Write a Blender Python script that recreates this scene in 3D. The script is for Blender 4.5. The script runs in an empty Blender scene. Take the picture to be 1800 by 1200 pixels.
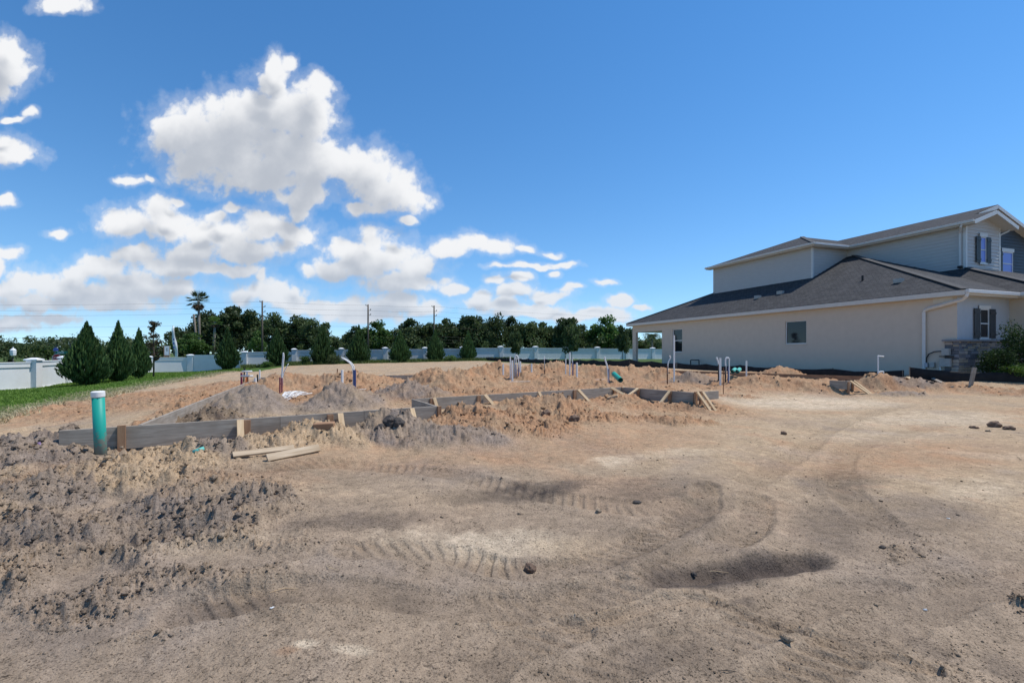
import bpy, math, random
import numpy as np
from mathutils import Vector, Matrix, noise as mnoise

R = math.radians
scene = bpy.context.scene
COL = scene.collection

# ------------------------------------------------------------------ camera
FPX, CX, HY, CAMZ = 840.0, 900.0, 620.0, 1.5      # focal length / horizon in units of an 1800 px wide picture
cam_data = bpy.data.cameras.new('camera')
cam_data.sensor_width = 36.0
cam_data.lens = 36.0 * FPX / 1800.0
cam_data.shift_y = 20.0 / 1800.0
cam_data.clip_start = 0.05
cam_data.clip_end = 6000.0
cam = bpy.data.objects.new('camera', cam_data)
cam.location = (0, 0, CAMZ)
cam.rotation_euler = (R(90), 0, 0)
COL.objects.link(cam)
scene.camera = cam

# ------------------------------------------------------------------ exposure
scene.view_settings.view_transform = 'Standard'
scene.view_settings.look = 'None'
scene.view_settings.exposure = 0.0
scene.view_settings.gamma = 1.0
scene.view_settings.use_curve_mapping = False
scene.cycles.max_bounces = 6
scene.cycles.transparent_max_bounces = 8
scene.cycles.use_denoising = True
scene.cycles.denoiser = 'OPENIMAGEDENOISE'
scene.cycles.denoising_input_passes = 'RGB_ALBEDO_NORMAL'
scene.cycles.denoising_prefilter = 'ACCURATE'
scene.cycles.sample_clamp_indirect = 6.0

# ------------------------------------------------------------------ sun
SUN_AZ, SUN_EL = R(12.0), R(62.0)                  # azimuth from +X towards +Y
sun_vec = Vector((math.cos(SUN_AZ) * math.cos(SUN_EL), math.sin(SUN_AZ) * math.cos(SUN_EL), math.sin(SUN_EL)))
sun_data = bpy.data.lights.new('sun', 'SUN')
sun_data.energy = 4.5
sun_data.angle = R(0.53)
sun_data.color = (1.0, 0.955, 0.89)
sun = bpy.data.objects.new('sun', sun_data)
sun.rotation_euler = sun_vec.to_track_quat('Z', 'Y').to_euler()
sun.location = (0, 0, 60)
COL.objects.link(sun)

# ------------------------------------------------------------------ world: clear sky and fair-weather cumulus
world = bpy.data.worlds.new('World')
scene.world = world
world.use_nodes = True
SKY = 0.15                                         # background strength
world.cycles.sampling_method = 'NONE'

# cloud banks: picture-plane angles (x, y, half width, half height), converted to tangent units of the view to the north
CLOUDS = [
    # the large cumulus
    (355,228,92,52),(310,240,52,40),(420,215,75,55),(490,200,70,62),(545,205,50,60),(560,160,28,30),(487,122,28,32),(515,108,16,14),(480,150,30,34),
    (400,270,110,50),(500,270,110,55),(560,290,90,50),(630,290,62,40),(655,310,60,42),(690,340,60,34),(720,355,38,22),(640,365,34,14),
    (450,310,110,36),(350,285,60,44),(530,345,60,24),(524,372,22,18),
    # second bank
    (275,372,40,24),(225,388,58,28),(300,395,70,26),(380,410,90,30),(470,402,62,30),(520,410,46,30),(440,440,90,22),(340,440,80,22),
    (315,358,16,9),(415,372,26,10),(380,382,26,10),
    # third bank, left
    (240,448,50,26),(180,470,60,26),(320,468,90,22),(400,475,60,16),(130,478,24,20),(60,500,66,26),(20,512,50,24),(130,515,110,36),(230,510,80,34),
    (300,505,60,24),(60,535,90,18),(200,535,100,16),(20,570,60,14),(90,560,60,12),
    # middle
    (650,425,36,24),(620,445,56,28),(680,450,60,36),(730,470,48,30),(585,470,36,22),(540,478,18,12),(640,470,70,30),(690,495,62,24),(740,500,50,16),(800,515,26,10),
    (830,425,60,17),(790,435,44,16),(870,432,44,15),(920,438,18,8),(965,443,22,7),
    # low middle
    (460,510,46,26),(430,520,32,20),(510,525,50,22),(456,480,10,14),(620,535,36,18),(560,540,50,18),(690,535,60,22),(740,545,50,14),(640,555,90,16),
    (848,525,26,20),(905,512,44,16),(870,535,60,16),(960,520,48,12),(940,540,60,12),(930,550,90,10),(1000,508,24,6),
    (910,486,22,12),(870,490,24,8),(930,467,70,6),(985,463,36,6),(970,482,13,7),
    (1063,500,26,7),(1090,535,30,11),(1080,556,40,13),(1125,546,16,5),(1040,552,30,12),(1000,556,50,9),
    # far left edge
    (0,118,56,50),(15,90,34,30),(-20,150,50,34),(30,268,50,24),(10,255,34,22),(110,8,46,16),(60,198,14,10),(25,208,24,6),
    (232,320,30,9),(262,316,12,8),(8,357,24,12),(100,412,24,9),(15,448,28,14),(0,470,20,24),(712,392,16,8),
    # carrying on out of the picture
    (-300,300,150,70),(-420,380,160,60),(-250,480,180,40),(-160,90,90,50),(-480,200,100,60),
]

def build_cloud_group(blobs):
    """density of the cumulus over a patch of sky, as a function of the tangents (x / y, z / y) of the view direction"""
    g = bpy.data.node_groups.new('cloud_field', 'ShaderNodeTree')
    g.interface.new_socket('Vector', in_out='INPUT', socket_type='NodeSocketVector')
    g.interface.new_socket('Density', in_out='OUTPUT', socket_type='NodeSocketFloat')
    g.interface.new_socket('Body', in_out='OUTPUT', socket_type='NodeSocketFloat')
    N, L = g.nodes, g.links
    gi, go = N.new('NodeGroupInput'), N.new('NodeGroupOutput')
    t = N.new('ShaderNodeTexNoise'); t.noise_dimensions = '2D'
    t.inputs['Scale'].default_value = 9.0; t.inputs['Detail'].default_value = 3.0; t.inputs['Roughness'].default_value = 0.6
    L.new(gi.outputs[0], t.inputs['Vector'])
    s = N.new('ShaderNodeVectorMath'); s.operation = 'SUBTRACT'; s.inputs[1].default_value = (0.5, 0.5, 0.5)
    L.new(t.outputs['Color'], s.inputs[0])
    w = N.new('ShaderNodeVectorMath'); w.operation = 'MULTIPLY_ADD'; w.inputs[1].default_value = (0.046, 0.046, 0)
    L.new(s.outputs[0], w.inputs[0]); L.new(gi.outputs[0], w.inputs[2])
    p = w.outputs[0]
    prev = None
    for (x, y, a, b) in blobs:
        ia, ib = FPX / a, FPX / b
        cx, cy = (x - CX) / FPX, (HY - y) / FPX
        m = N.new('ShaderNodeVectorMath'); m.operation = 'MULTIPLY_ADD'
        m.inputs[1].default_value = (ia, ib, 0); m.inputs[2].default_value = (-cx * ia, -cy * ib, 0)
        L.new(p, m.inputs[0])
        ln = N.new('ShaderNodeVectorMath'); ln.operation = 'LENGTH'
        L.new(m.outputs[0], ln.inputs[0])
        if prev is None:
            prev = ln.outputs['Value']
        else:
            mn = N.new('ShaderNodeMath'); mn.operation = 'SMOOTH_MIN'; mn.inputs[2].default_value = 0.35
            L.new(prev, mn.inputs[0]); L.new(ln.outputs['Value'], mn.inputs[1])
            prev = mn.outputs[0]
    vor = N.new('ShaderNodeTexVoronoi'); vor.voronoi_dimensions = '2D'; vor.feature = 'F1'
    vor.inputs['Scale'].default_value = 26.0; vor.inputs['Detail'].default_value = 2.0
    vor.inputs['Roughness'].default_value = 0.55
    L.new(p, vor.inputs['Vector'])
    nz = N.new('ShaderNodeTexNoise'); nz.noise_dimensions = '2D'
    nz.inputs['Scale'].default_value = 20.0; nz.inputs['Detail'].default_value = 7.0; nz.inputs['Roughness'].default_value = 0.6
    L.new(gi.outputs[0], nz.inputs['Vector'])
    a1 = N.new('ShaderNodeMath'); a1.operation = 'MULTIPLY_ADD'; a1.inputs[1].default_value = -0.34
    L.new(vor.outputs['Distance'], a1.inputs[0])
    a2 = N.new('ShaderNodeMath'); a2.operation = 'MULTIPLY_ADD'; a2.inputs[1].default_value = 1.15; a2.inputs[2].default_value = -0.28
    L.new(nz.outputs['Fac'], a2.inputs[0]); L.new(a2.outputs[0], a1.inputs[2])
    inv = N.new('ShaderNodeMath'); inv.operation = 'SUBTRACT'; inv.inputs[0].default_value = 1.0
    L.new(prev, inv.inputs[1])
    mx = N.new('ShaderNodeMath'); mx.operation = 'MAXIMUM'; mx.inputs[1].default_value = -1.5
    L.new(inv.outputs[0], mx.inputs[0])
    tot = N.new('ShaderNodeMath'); tot.operation = 'ADD'
    L.new(mx.outputs[0], tot.inputs[0]); L.new(a1.outputs[0], tot.inputs[1])
    L.new(tot.outputs[0], go.inputs[0])
    bd = N.new('ShaderNodeMath'); bd.operation = 'MULTIPLY_ADD'; bd.inputs[1].default_value = 0.42      # body with only a trace of the fine puffs
    L.new(a1.outputs[0], bd.inputs[0]); L.new(mx.outputs[0], bd.inputs[2]); L.new(bd.outputs[0], go.inputs[1])
    return g

def build_world():
    N, L = world.node_tree.nodes, world.node_tree.links
    N.clear()
    out = N.new('ShaderNodeOutputWorld'); bg = N.new('ShaderNodeBackground')
    bg.inputs['Strength'].default_value = SKY
    geo = N.new('ShaderNodeNewGeometry')
    neg = N.new('ShaderNodeVectorMath'); neg.operation = 'SCALE'; neg.inputs['Scale'].default_value = -1.0
    L.new(geo.outputs['Incoming'], neg.inputs[0])
    sp = N.new('ShaderNodeSeparateXYZ'); L.new(neg.outputs[0], sp.inputs[0])
    # clear air: the whitish band right at the horizon lies behind the trees, so look a little higher up
    zz = N.new('ShaderNodeMath'); zz.operation = 'MULTIPLY_ADD'; zz.inputs[1].default_value = 0.9; zz.inputs[2].default_value = 0.065
    L.new(sp.outputs['Z'], zz.inputs[0])
    sv = N.new('ShaderNodeCombineXYZ'); L.new(sp.outputs['X'], sv.inputs[0]); L.new(sp.outputs['Y'], sv.inputs[1]); L.new(zz.outputs[0], sv.inputs[2])
    nv = N.new('ShaderNodeVectorMath'); nv.operation = 'NORMALIZE'; L.new(sv.outputs[0], nv.inputs[0])
    sky = N.new('ShaderNodeTexSky'); sky.sky_type = 'NISHITA'; sky.sun_disc = False
    sky.sun_elevation = SUN_EL; sky.sun_rotation = R(90) - SUN_AZ
    sky.altitude = 0.0; sky.air_density = 1.0; sky.dust_density = 0.0; sky.ozone_density = 3.0
    L.new(nv.outputs[0], sky.inputs['Vector'])
    hs = N.new('ShaderNodeHueSaturation'); hs.inputs['Saturation'].default_value = 1.26; hs.inputs['Value'].default_value = 1.10
    L.new(sky.outputs[0], hs.inputs['Color'])
    L.new(hs.outputs[0], bg.inputs['Color'])
    mx = N.new('ShaderNodeMath'); mx.operation = 'MAXIMUM'; mx.inputs[1].default_value = 0.02; L.new(sp.outputs['Y'], mx.inputs[0])
    du = N.new('ShaderNodeMath'); du.operation = 'DIVIDE'; L.new(sp.outputs['X'], du.inputs[0]); L.new(mx.outputs[0], du.inputs[1])
    dv = N.new('ShaderNodeMath'); dv.operation = 'DIVIDE'; L.new(sp.outputs['Z'], dv.inputs[0]); L.new(mx.outputs[0], dv.inputs[1])
    cb = N.new('ShaderNodeCombineXYZ'); L.new(du.outputs[0], cb.inputs[0]); L.new(dv.outputs[0], cb.inputs[1])
    def ramp(src, a, b, lo, hi, interp='SMOOTHSTEP'):
        m = N.new('ShaderNodeMapRange'); m.interpolation_type = interp
        m.inputs['From Min'].default_value = a; m.inputs['From Max'].default_value = b
        m.inputs['To Min'].default_value = lo; m.inputs['To Max'].default_value = hi
        L.new(src, m.inputs['Value']); return m.outputs[0]
    def gate(src, op, v):
        m = N.new('ShaderNodeMath'); m.operation = op; m.inputs[1].default_value = v; L.new(src, m.inputs[0]); return m.outputs[0]
    def both(a, b):
        m = N.new('ShaderNodeMath'); m.operation = 'MULTIPLY'; L.new(a, m.inputs[0]); L.new(b, m.inputs[1]); return m.outputs[0]
    eps = [0.0]
    def cloud_shader(blobs):
        grp = build_cloud_group(blobs)
        def field(off):
            n = N.new('ShaderNodeGroup'); n.node_tree = grp
            # (the hair's-breadth offset keeps the patches' node trees distinct, so each is evaluated only where needed)
            eps[0] += 2e-6
            a = N.new('ShaderNodeVectorMath'); a.operation = 'ADD'; a.inputs[1].default_value = (off[0] + eps[0], off[1], 0)
            L.new(cb.outputs[0], a.inputs[0]); L.new(a.outputs[0], n.inputs[0])
            return n.outputs
        d0 = field((0, 0, 0))[0]; d1 = field((0.016, 0.024, 0))[1]; d2 = field((0.030, 0.060, 0))[1]
        core = ramp(d0, -0.15, 0.46, 0.0, 1.0)
        veil = ramp(d0, -0.55, 0.10, 0.0, 0.22)                 # thin fraying vapour round each cloud
        mxa = N.new('ShaderNodeMath'); mxa.operation = 'MAXIMUM'; L.new(core, mxa.inputs[0]); L.new(veil, mxa.inputs[1])
        alpha = mxa.outputs[0]
        # light lost on the way through the cloud towards the sun
        s = N.new('ShaderNodeMath'); s.operation = 'MULTIPLY_ADD'; s.inputs[1].default_value = 0.55
        s2 = N.new('ShaderNodeMath'); s2.operation = 'MULTIPLY'; s2.inputs[1].default_value = 0.65
        L.new(d2, s2.inputs[0]); L.new(d1, s.inputs[0]); L.new(s2.outputs[0], s.inputs[2])
        shade = ramp(s.outputs[0], -0.2, 1.0, 0.0, 1.0)
        cm = N.new('ShaderNodeMix'); cm.data_type = 'RGBA'
        cm.inputs['A'].default_value = (.91 / SKY, .92 / SKY, .94 / SKY, 1); cm.inputs['B'].default_value = (.49 / SKY, .53 / SKY, .60 / SKY, 1)
        L.new(shade, cm.inputs['Factor'])
        far = ramp(dv.outputs[0], 0.0, 0.26, 0.5, 0.0)          # low clouds are seen through more air
        fm = N.new('ShaderNodeMix'); fm.data_type = 'RGBA'
        fm.inputs['B'].default_value = (.50 / SKY, .61 / SKY, .76 / SKY, 1)
        L.new(far, fm.inputs['Factor']); L.new(cm.outputs['Result'], fm.inputs['A'])
        final = N.new('ShaderNodeMix'); final.data_type = 'RGBA'
        L.new(alpha, final.inputs['Factor']); L.new(hs.outputs[0], final.inputs['A']); L.new(fm.outputs['Result'], final.inputs['B'])
        b = N.new('ShaderNodeBackground'); b.inputs['Strength'].default_value = SKY
        L.new(final.outputs['Result'], b.inputs['Color'])
        return b.outputs[0]
    # the sky is worked through patch by patch so that only the clouds near a ray are evaluated
    ahead = gate(sp.outputs['Y'], 'GREATER_THAN', 0.02)
    shader = bg.outputs[0]
    cols = [-640, 0, 160, 300, 430, 570, 720, 880, 1180]
    rows = [-60, 100, 200, 300, 385, 450, 510, 640]
    def clear():
        return bg.outputs[0]
    for x0, x1 in zip(cols[:-1], cols[1:]):
        column = None
        for y0, y1 in zip(rows[:-1], rows[1:]):
            near = [c for c in CLOUDS if c[0] + c[2] * 1.45 + 45 > x0 and c[0] - c[2] * 1.45 - 75 < x1 and c[1] + c[3] * 1.45 + 40 > y0 - 62 and c[1] - c[3] * 1.45 - 40 < y1]
            hit = [c for c in near if c[0] + c[2] * 1.3 + 30 > x0 and c[0] - c[2] * 1.3 - 30 < x1 and c[1] + c[3] * 1.3 + 30 > y0 and c[1] - c[3] * 1.3 - 30 < y1]
            if not hit:
                continue
            iny = both(gate(dv.outputs[0], 'LESS_THAN', (HY - y0) / FPX), gate(dv.outputs[0], 'GREATER_THAN', (HY - y1) / FPX))
            ms = N.new('ShaderNodeMixShader')
            L.new(iny, ms.inputs[0]); L.new(column or clear(), ms.inputs[1]); L.new(cloud_shader(near), ms.inputs[2])
            column = ms.outputs[0]
        inx = both(both(gate(du.outputs[0], 'GREATER_THAN', (x0 - CX) / FPX), gate(du.outputs[0], 'LESS_THAN', (x1 - CX) / FPX)), ahead)
        ms = N.new('ShaderNodeMixShader')
        L.new(inx, ms.inputs[0]); L.new(shader, ms.inputs[1]); L.new(column, ms.inputs[2])
        shader = ms.outputs[0]
    L.new(shader, out.inputs[0])
build_world()

# ------------------------------------------------------------------ helpers
def P(px, py, d):
    """world point seen at picture position (px, py) at distance d in front of the camera"""
    return Vector(((px - CX) / FPX * d, d, CAMZ - (py - HY) / FPX * d))

def PX(px, d):
    return (px - CX) / FPX * d

def tag(o, label=None, cat=None, group=None, kind=None):
    if label: o['label'] = label
    if cat: o['category'] = cat
    if group: o['group'] = group
    if kind: o['kind'] = kind
    return o

def empty(name, loc=(0, 0, 0), rz=0.0, label=None, cat=None, group=None):
    o = bpy.data.objects.new(name, None)
    o.empty_display_size = 0.2
    COL.objects.link(o)
    o.location = loc
    o.rotation_euler = (0, 0, rz)
    return tag(o, label, cat, group)

def link(name, me, mat=None, parent=None, loc=None):
    o = bpy.data.objects.new(name, me)
    COL.objects.link(o)
    if mat is not None and len(me.materials) == 0:
        me.materials.append(mat)
    if parent is not None:
        o.parent = parent
    if loc is not None:
        o.location = loc
    return o

class MB:
    """collects faces, then links them as one mesh object"""
    def __init__(self):
        self.v, self.f, self.mi = [], [], []
        self.m = 0
    def add(self, vs, fs):
        b = len(self.v)
        self.v.extend([tuple(q) for q in vs])
        for f in fs:
            self.f.append(tuple(i + b for i in f)); self.mi.append(self.m)
        return self
    def box(self, x0, x1, y0, y1, z0, z1, M=None):
        vs = [Vector((x, y, z)) for z in (z0, z1) for (x, y) in ((x0, y0), (x1, y0), (x1, y1), (x0, y1))]
        if M is not None: vs = [M @ q for q in vs]
        return self.add(vs, [(3, 2, 1, 0), (4, 5, 6, 7), (0, 1, 5, 4), (1, 2, 6, 5), (2, 3, 7, 6), (3, 0, 4, 7)])
    def beam(self, a, b, w, h, up=(0, 0, 1), roll=0.0):
        """rectangular bar from a to b, w across, h along 'up'"""
        a, b = Vector(a), Vector(b)
        t = (b - a).normalized(); u = Vector(up)
        s = t.cross(u)
        if s.length < 1e-4: s = t.cross(Vector((1, 0, 0)))
        s.normalize(); u = s.cross(t).normalized()
        if roll:
            q = Matrix.Rotation(roll, 3, t); s = q @ s; u = q @ u
        vs = [e + s * (i * w / 2) + u * (j * h / 2) for e in (a, b) for (i, j) in ((-1, -1), (1, -1), (1, 1), (-1, 1))]
        return self.add(vs, [(3, 2, 1, 0), (4, 5, 6, 7), (0, 1, 5, 4), (1, 2, 6, 5), (2, 3, 7, 6), (3, 0, 4, 7)])
    def tube(self, pts, r, n=10, cap=True, r2=None):
        pts = [Vector(p) for p in pts]
        rings = []
        ref = None
        for i, p in enumerate(pts):
            t = (pts[min(i + 1, len(pts) - 1)] - pts[max(i - 1, 0)]).normalized()
            if ref is None:
                ref = t.cross(Vector((0.3, 1, 0.2)) if abs(t.z) > 0.7 else Vector((0, 0, 1))).normalized()
            ref = (ref - t * ref.dot(t)).normalized()
            c = t.cross(ref)
            rr = r if not isinstance(r, (list, tuple)) else r[i]
            rings.append([p + (ref * math.cos(k * 2 * math.pi / n) + c * math.sin(k * 2 * math.pi / n)) * rr for k in range(n)])
        vs = [q for ring in rings for q in ring]
        fs = []
        for i in range(len(pts) - 1):
            for k in range(n):
                a, b = i * n + k, i * n + (k + 1) % n
                fs.append((a, b, b + n, a + n))
        if cap:
            fs.append(tuple(range(n - 1, -1, -1)))
            fs.append(tuple(range((len(pts) - 1) * n, len(pts) * n)))
        return self.add(vs, fs)
    def lathe(self, c, prof, n=16):
        c = Vector(c)
        vs, fs = [], []
        for (r, z) in prof:
            for k in range(n):
                a = k * 2 * math.pi / n
                vs.append(c + Vector((r * math.cos(a), r * math.sin(a), z)))
        for i in range(len(prof) - 1):
            for k in range(n):
                a, b = i * n + k, i * n + (k + 1) % n
                fs.append((a, b, b + n, a + n))
        fs.append(tuple(range(n - 1, -1, -1)))
        fs.append(tuple(range((len(prof) - 1) * n, len(prof) * n)))
        return self.add(vs, fs)
    def build(self, name, mat, parent=None, smooth=False, bevel=0.0, mats=None):
        me = bpy.data.meshes.new(name)
        me.from_pydata(self.v, [], self.f)
        if mats:
            for m in mats: me.materials.append(m)
            me.polygons.foreach_set('material_index', self.mi)
        elif mat is not None:
            me.materials.append(mat)
        if smooth:
            me.polygons.foreach_set('use_smooth', [True] * len(me.polygons))
        me.update()
        o = link(name, me, None, parent)
        if bevel:
            b = o.modifiers.new('bevel', 'BEVEL'); b.width = bevel; b.segments = 2; b.limit_method = 'ANGLE'
        return o

# ------------------------------------------------------------------ materials
def nmat(name):
    m = bpy.data.materials.new(name); m.use_nodes = True
    nt = m.node_tree
    return m, nt, nt.nodes['Principled BSDF']

def set_in(b, **kw):
    for k, v in kw.items():
        b.inputs[k.replace('_', ' ')].default_value = v

def speckle(name, c1, c2, scale=12.0, rough=0.8, bump=0.0, detail=6.0, bscale=None, stretch=None, spec=0.3, metallic=0.0):
    """two-tone noise over one base colour, with optional fine relief"""
    m, nt, b = nmat(name)
    N, L = nt.nodes, nt.links
    tc = N.new('ShaderNodeTexCoord')
    src = tc.outputs['Object']
    if stretch:
        mp = N.new('ShaderNodeMapping'); mp.inputs['Scale'].default_value = stretch
        L.new(src, mp.inputs[0]); src = mp.outputs[0]
    n = N.new('ShaderNodeTexNoise'); n.inputs['Scale'].default_value = scale; n.inputs['Detail'].default_value = detail
    n.inputs['Roughness'].default_value = 0.6
    L.new(src, n.inputs['Vector'])
    r = N.new('ShaderNodeValToRGB')
    r.color_ramp.elements[0].position = 0.3; r.color_ramp.elements[0].color = (*c1, 1)
    r.color_ramp.elements[1].position = 0.7; r.color_ramp.elements[1].color = (*c2, 1)
    L.new(n.outputs['Fac'], r.inputs[0]); L.new(r.outputs[0], b.inputs['Base Color'])
    set_in(b, Roughness=rough, Metallic=metallic)
    b.inputs['Specular IOR Level'].default_value = spec
    if bump:
        n2 = N.new('ShaderNodeTexNoise'); n2.inputs['Scale'].default_value = bscale or scale * 6; n2.inputs['Detail'].default_value = 4
        L.new(src, n2.inputs['Vector'])
        bp = N.new('ShaderNodeBump'); bp.inputs['Strength'].default_value = bump; bp.inputs['Distance'].default_value = 0.01
        L.new(n2.outputs['Fac'], bp.inputs['Height']); L.new(bp.outputs[0], b.inputs['Normal'])
    return m

def wood(name, c1, c2, c3, rough=0.85):
    """sawn lumber, grain running along the object's X axis"""
    m, nt, b = nmat(name)
    N, L = nt.nodes, nt.links
    tc = N.new('ShaderNodeTexCoord')
    mp = N.new('ShaderNodeMapping'); mp.inputs['Scale'].default_value = (0.7, 9.0, 9.0)
    L.new(tc.outputs['Object'], mp.inputs[0])
    oi = N.new('ShaderNodeObjectInfo')
    va = N.new('ShaderNodeVectorMath'); va.operation = 'ADD'
    L.new(mp.outputs[0], va.inputs[0])
    cx = N.new('ShaderNodeMath'); cx.operation = 'MULTIPLY'; cx.inputs[1].default_value = 37.0; L.new(oi.outputs['Random'], cx.inputs[0])
    L.new(cx.outputs[0], va.inputs[1])
    n = N.new('ShaderNodeTexNoise'); n.inputs['Scale'].default_value = 3.0; n.inputs['Detail'].default_value = 7; n.inputs['Roughness'].default_value = 0.65
    n.inputs['Distortion'].default_value = 0.8
    L.new(va.outputs[0], n.inputs['Vector'])
    r = N.new('ShaderNodeValToRGB'); e = r.color_ramp.elements
    e[0].position = 0.28; e[0].color = (*c1, 1); e[1].position = 0.72; e[1].color = (*c3, 1)
    k = e.new(0.5); k.color = (*c2, 1)
    L.new(n.outputs['Fac'], r.inputs[0])
    # mud and weather stains
    n3 = N.new('ShaderNodeTexNoise'); n3.inputs['Scale'].default_value = 2.3; n3.inputs['Detail'].default_value = 5
    L.new(tc.outputs['Object'], n3.inputs['Vector'])
    rr = N.new('ShaderNodeValToRGB'); rr.color_ramp.elements[0].position = 0.5; rr.color_ramp.elements[0].color = (0, 0, 0, 1)
    rr.color_ramp.elements[1].position = 0.75; rr.color_ramp.elements[1].color = (0.55, 0.55, 0.55, 1)
    L.new(n3.outputs['Fac'], rr.inputs[0])
    mx = N.new('ShaderNodeMix'); mx.data_type = 'RGBA'; mx.inputs['B'].default_value = (c1[0] * .75, c1[1] * .7, c1[2] * .62, 1)
    L.new(rr.outputs[0], mx.inputs['Factor']); L.new(r.outputs[0], mx.inputs['A'])
    L.new(mx.outputs['Result'], b.inputs['Base Color'])
    set_in(b, Roughness=rough); b.inputs['Specular IOR Level'].default_value = 0.2
    bp = N.new('ShaderNodeBump'); bp.inputs['Strength'].default_value = 0.35; bp.inputs['Distance'].default_value = 0.004
    L.new(n.outputs['Fac'], bp.inputs['Height']); L.new(bp.outputs[0], b.inputs['Normal'])
    return m

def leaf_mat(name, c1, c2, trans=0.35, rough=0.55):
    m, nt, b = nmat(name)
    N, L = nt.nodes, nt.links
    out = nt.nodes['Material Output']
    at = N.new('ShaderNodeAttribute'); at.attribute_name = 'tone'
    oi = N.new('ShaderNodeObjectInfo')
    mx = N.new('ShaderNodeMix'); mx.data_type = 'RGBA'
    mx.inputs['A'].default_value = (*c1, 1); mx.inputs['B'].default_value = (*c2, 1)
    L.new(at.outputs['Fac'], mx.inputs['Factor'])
    hs = N.new('ShaderNodeHueSaturation')
    mr = N.new('ShaderNodeMapRange'); mr.inputs['To Min'].default_value = 0.8; mr.inputs['To Max'].default_value = 1.2
    L.new(oi.outputs['Random'], mr.inputs['Value']); L.new(mr.outputs[0], hs.inputs['Value'])
    L.new(mx.outputs['Result'], hs.inputs['Color'])
    L.new(hs.outputs[0], b.inputs['Base Color'])
    set_in(b, Roughness=rough); b.inputs['Specular IOR Level'].default_value = 0.25
    tr = N.new('ShaderNodeBsdfTranslucent'); L.new(hs.outputs[0], tr.inputs['Color'])
    ms = N.new('ShaderNodeMixShader'); ms.inputs[0].default_value = trans
    L.new(b.outputs[0], ms.inputs[1]); L.new(tr.outputs[0], ms.inputs[2]); L.new(ms.outputs[0], out.inputs['Surface'])
    return m

# ------------------------------------------------------------------ terrain
rng = np.random.default_rng(7)

def _hash(ix, iy, k):
    h = (ix.astype(np.int64) * 374761393 + iy.astype(np.int64) * 668265263 + k * 2147483647) & 0xFFFFFFFF
    h = ((h ^ (h >> 13)) * 1274126177) & 0xFFFFFFFF
    h = h ^ (h >> 16)
    return (h & 0xFFFFFF).astype(np.float64) / 16777216.0

def vnoise(x, y, k=0):
    """smooth gradient-like noise, about -1..1"""
    ix, iy = np.floor(x), np.floor(y)
    fx, fy = x - ix, y - iy
    u, v = fx * fx * fx * (fx * (fx * 6 - 15) + 10), fy * fy * fy * (fy * (fy * 6 - 15) + 10)
    def g(dx, dy):
        a = _hash(ix + dx, iy + dy, k) * 2 * math.pi
        return np.cos(a) * (fx - dx) + np.sin(a) * (fy - dy)
    return 1.5 * ((g(0, 0) * (1 - u) + g(1, 0) * u) * (1 - v) + (g(0, 1) * (1 - u) + g(1, 1) * u) * v)

def fbm(x, y, octs=4, k=0, gain=0.5):
    s, a, t = 0.0, 1.0, 0.0
    for o in range(octs):
        s = s + a * vnoise(x * 2 ** o, y * 2 ** o, k + 17 * o); t += a; a *= gain
    return s / t

def clods(x, y, cell, rmin, rmax, dens, k):
    """field of half-buried lumps: height of the highest lump over each point"""
    x = x + 0.22 * cell * vnoise(x / cell * 2.3, y / cell * 2.3, k + 5)
    y = y + 0.22 * cell * vnoise(x / cell * 2.3 + 31, y / cell * 2.3, k + 6)
    ix, iy = np.floor(x / cell), np.floor(y / cell)
    out = np.zeros_like(x)
    for dx in (-1, 0, 1):
        for dy in (-1, 0, 1):
            jx, jy = ix + dx, iy + dy
            cxx, cyy = (jx + _hash(jx, jy, k)) * cell, (jy + _hash(jx, jy, k + 1)) * cell
            rr = rmin + (rmax - rmin) * _hash(jx, jy, k + 2) ** 2
            on = _hash(jx, jy, k + 3) < dens
            d2 = (x - cxx) ** 2 + (y - cyy) ** 2
            h = np.sqrt(np.maximum(rr * rr - d2, 0.0)) * on
            out = np.maximum(out, h)
    return out

def sstep(a, b, t):
    t = np.clip((t - a) / (b - a), 0, 1)
    return t * t * (3 - 2 * t)

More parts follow.
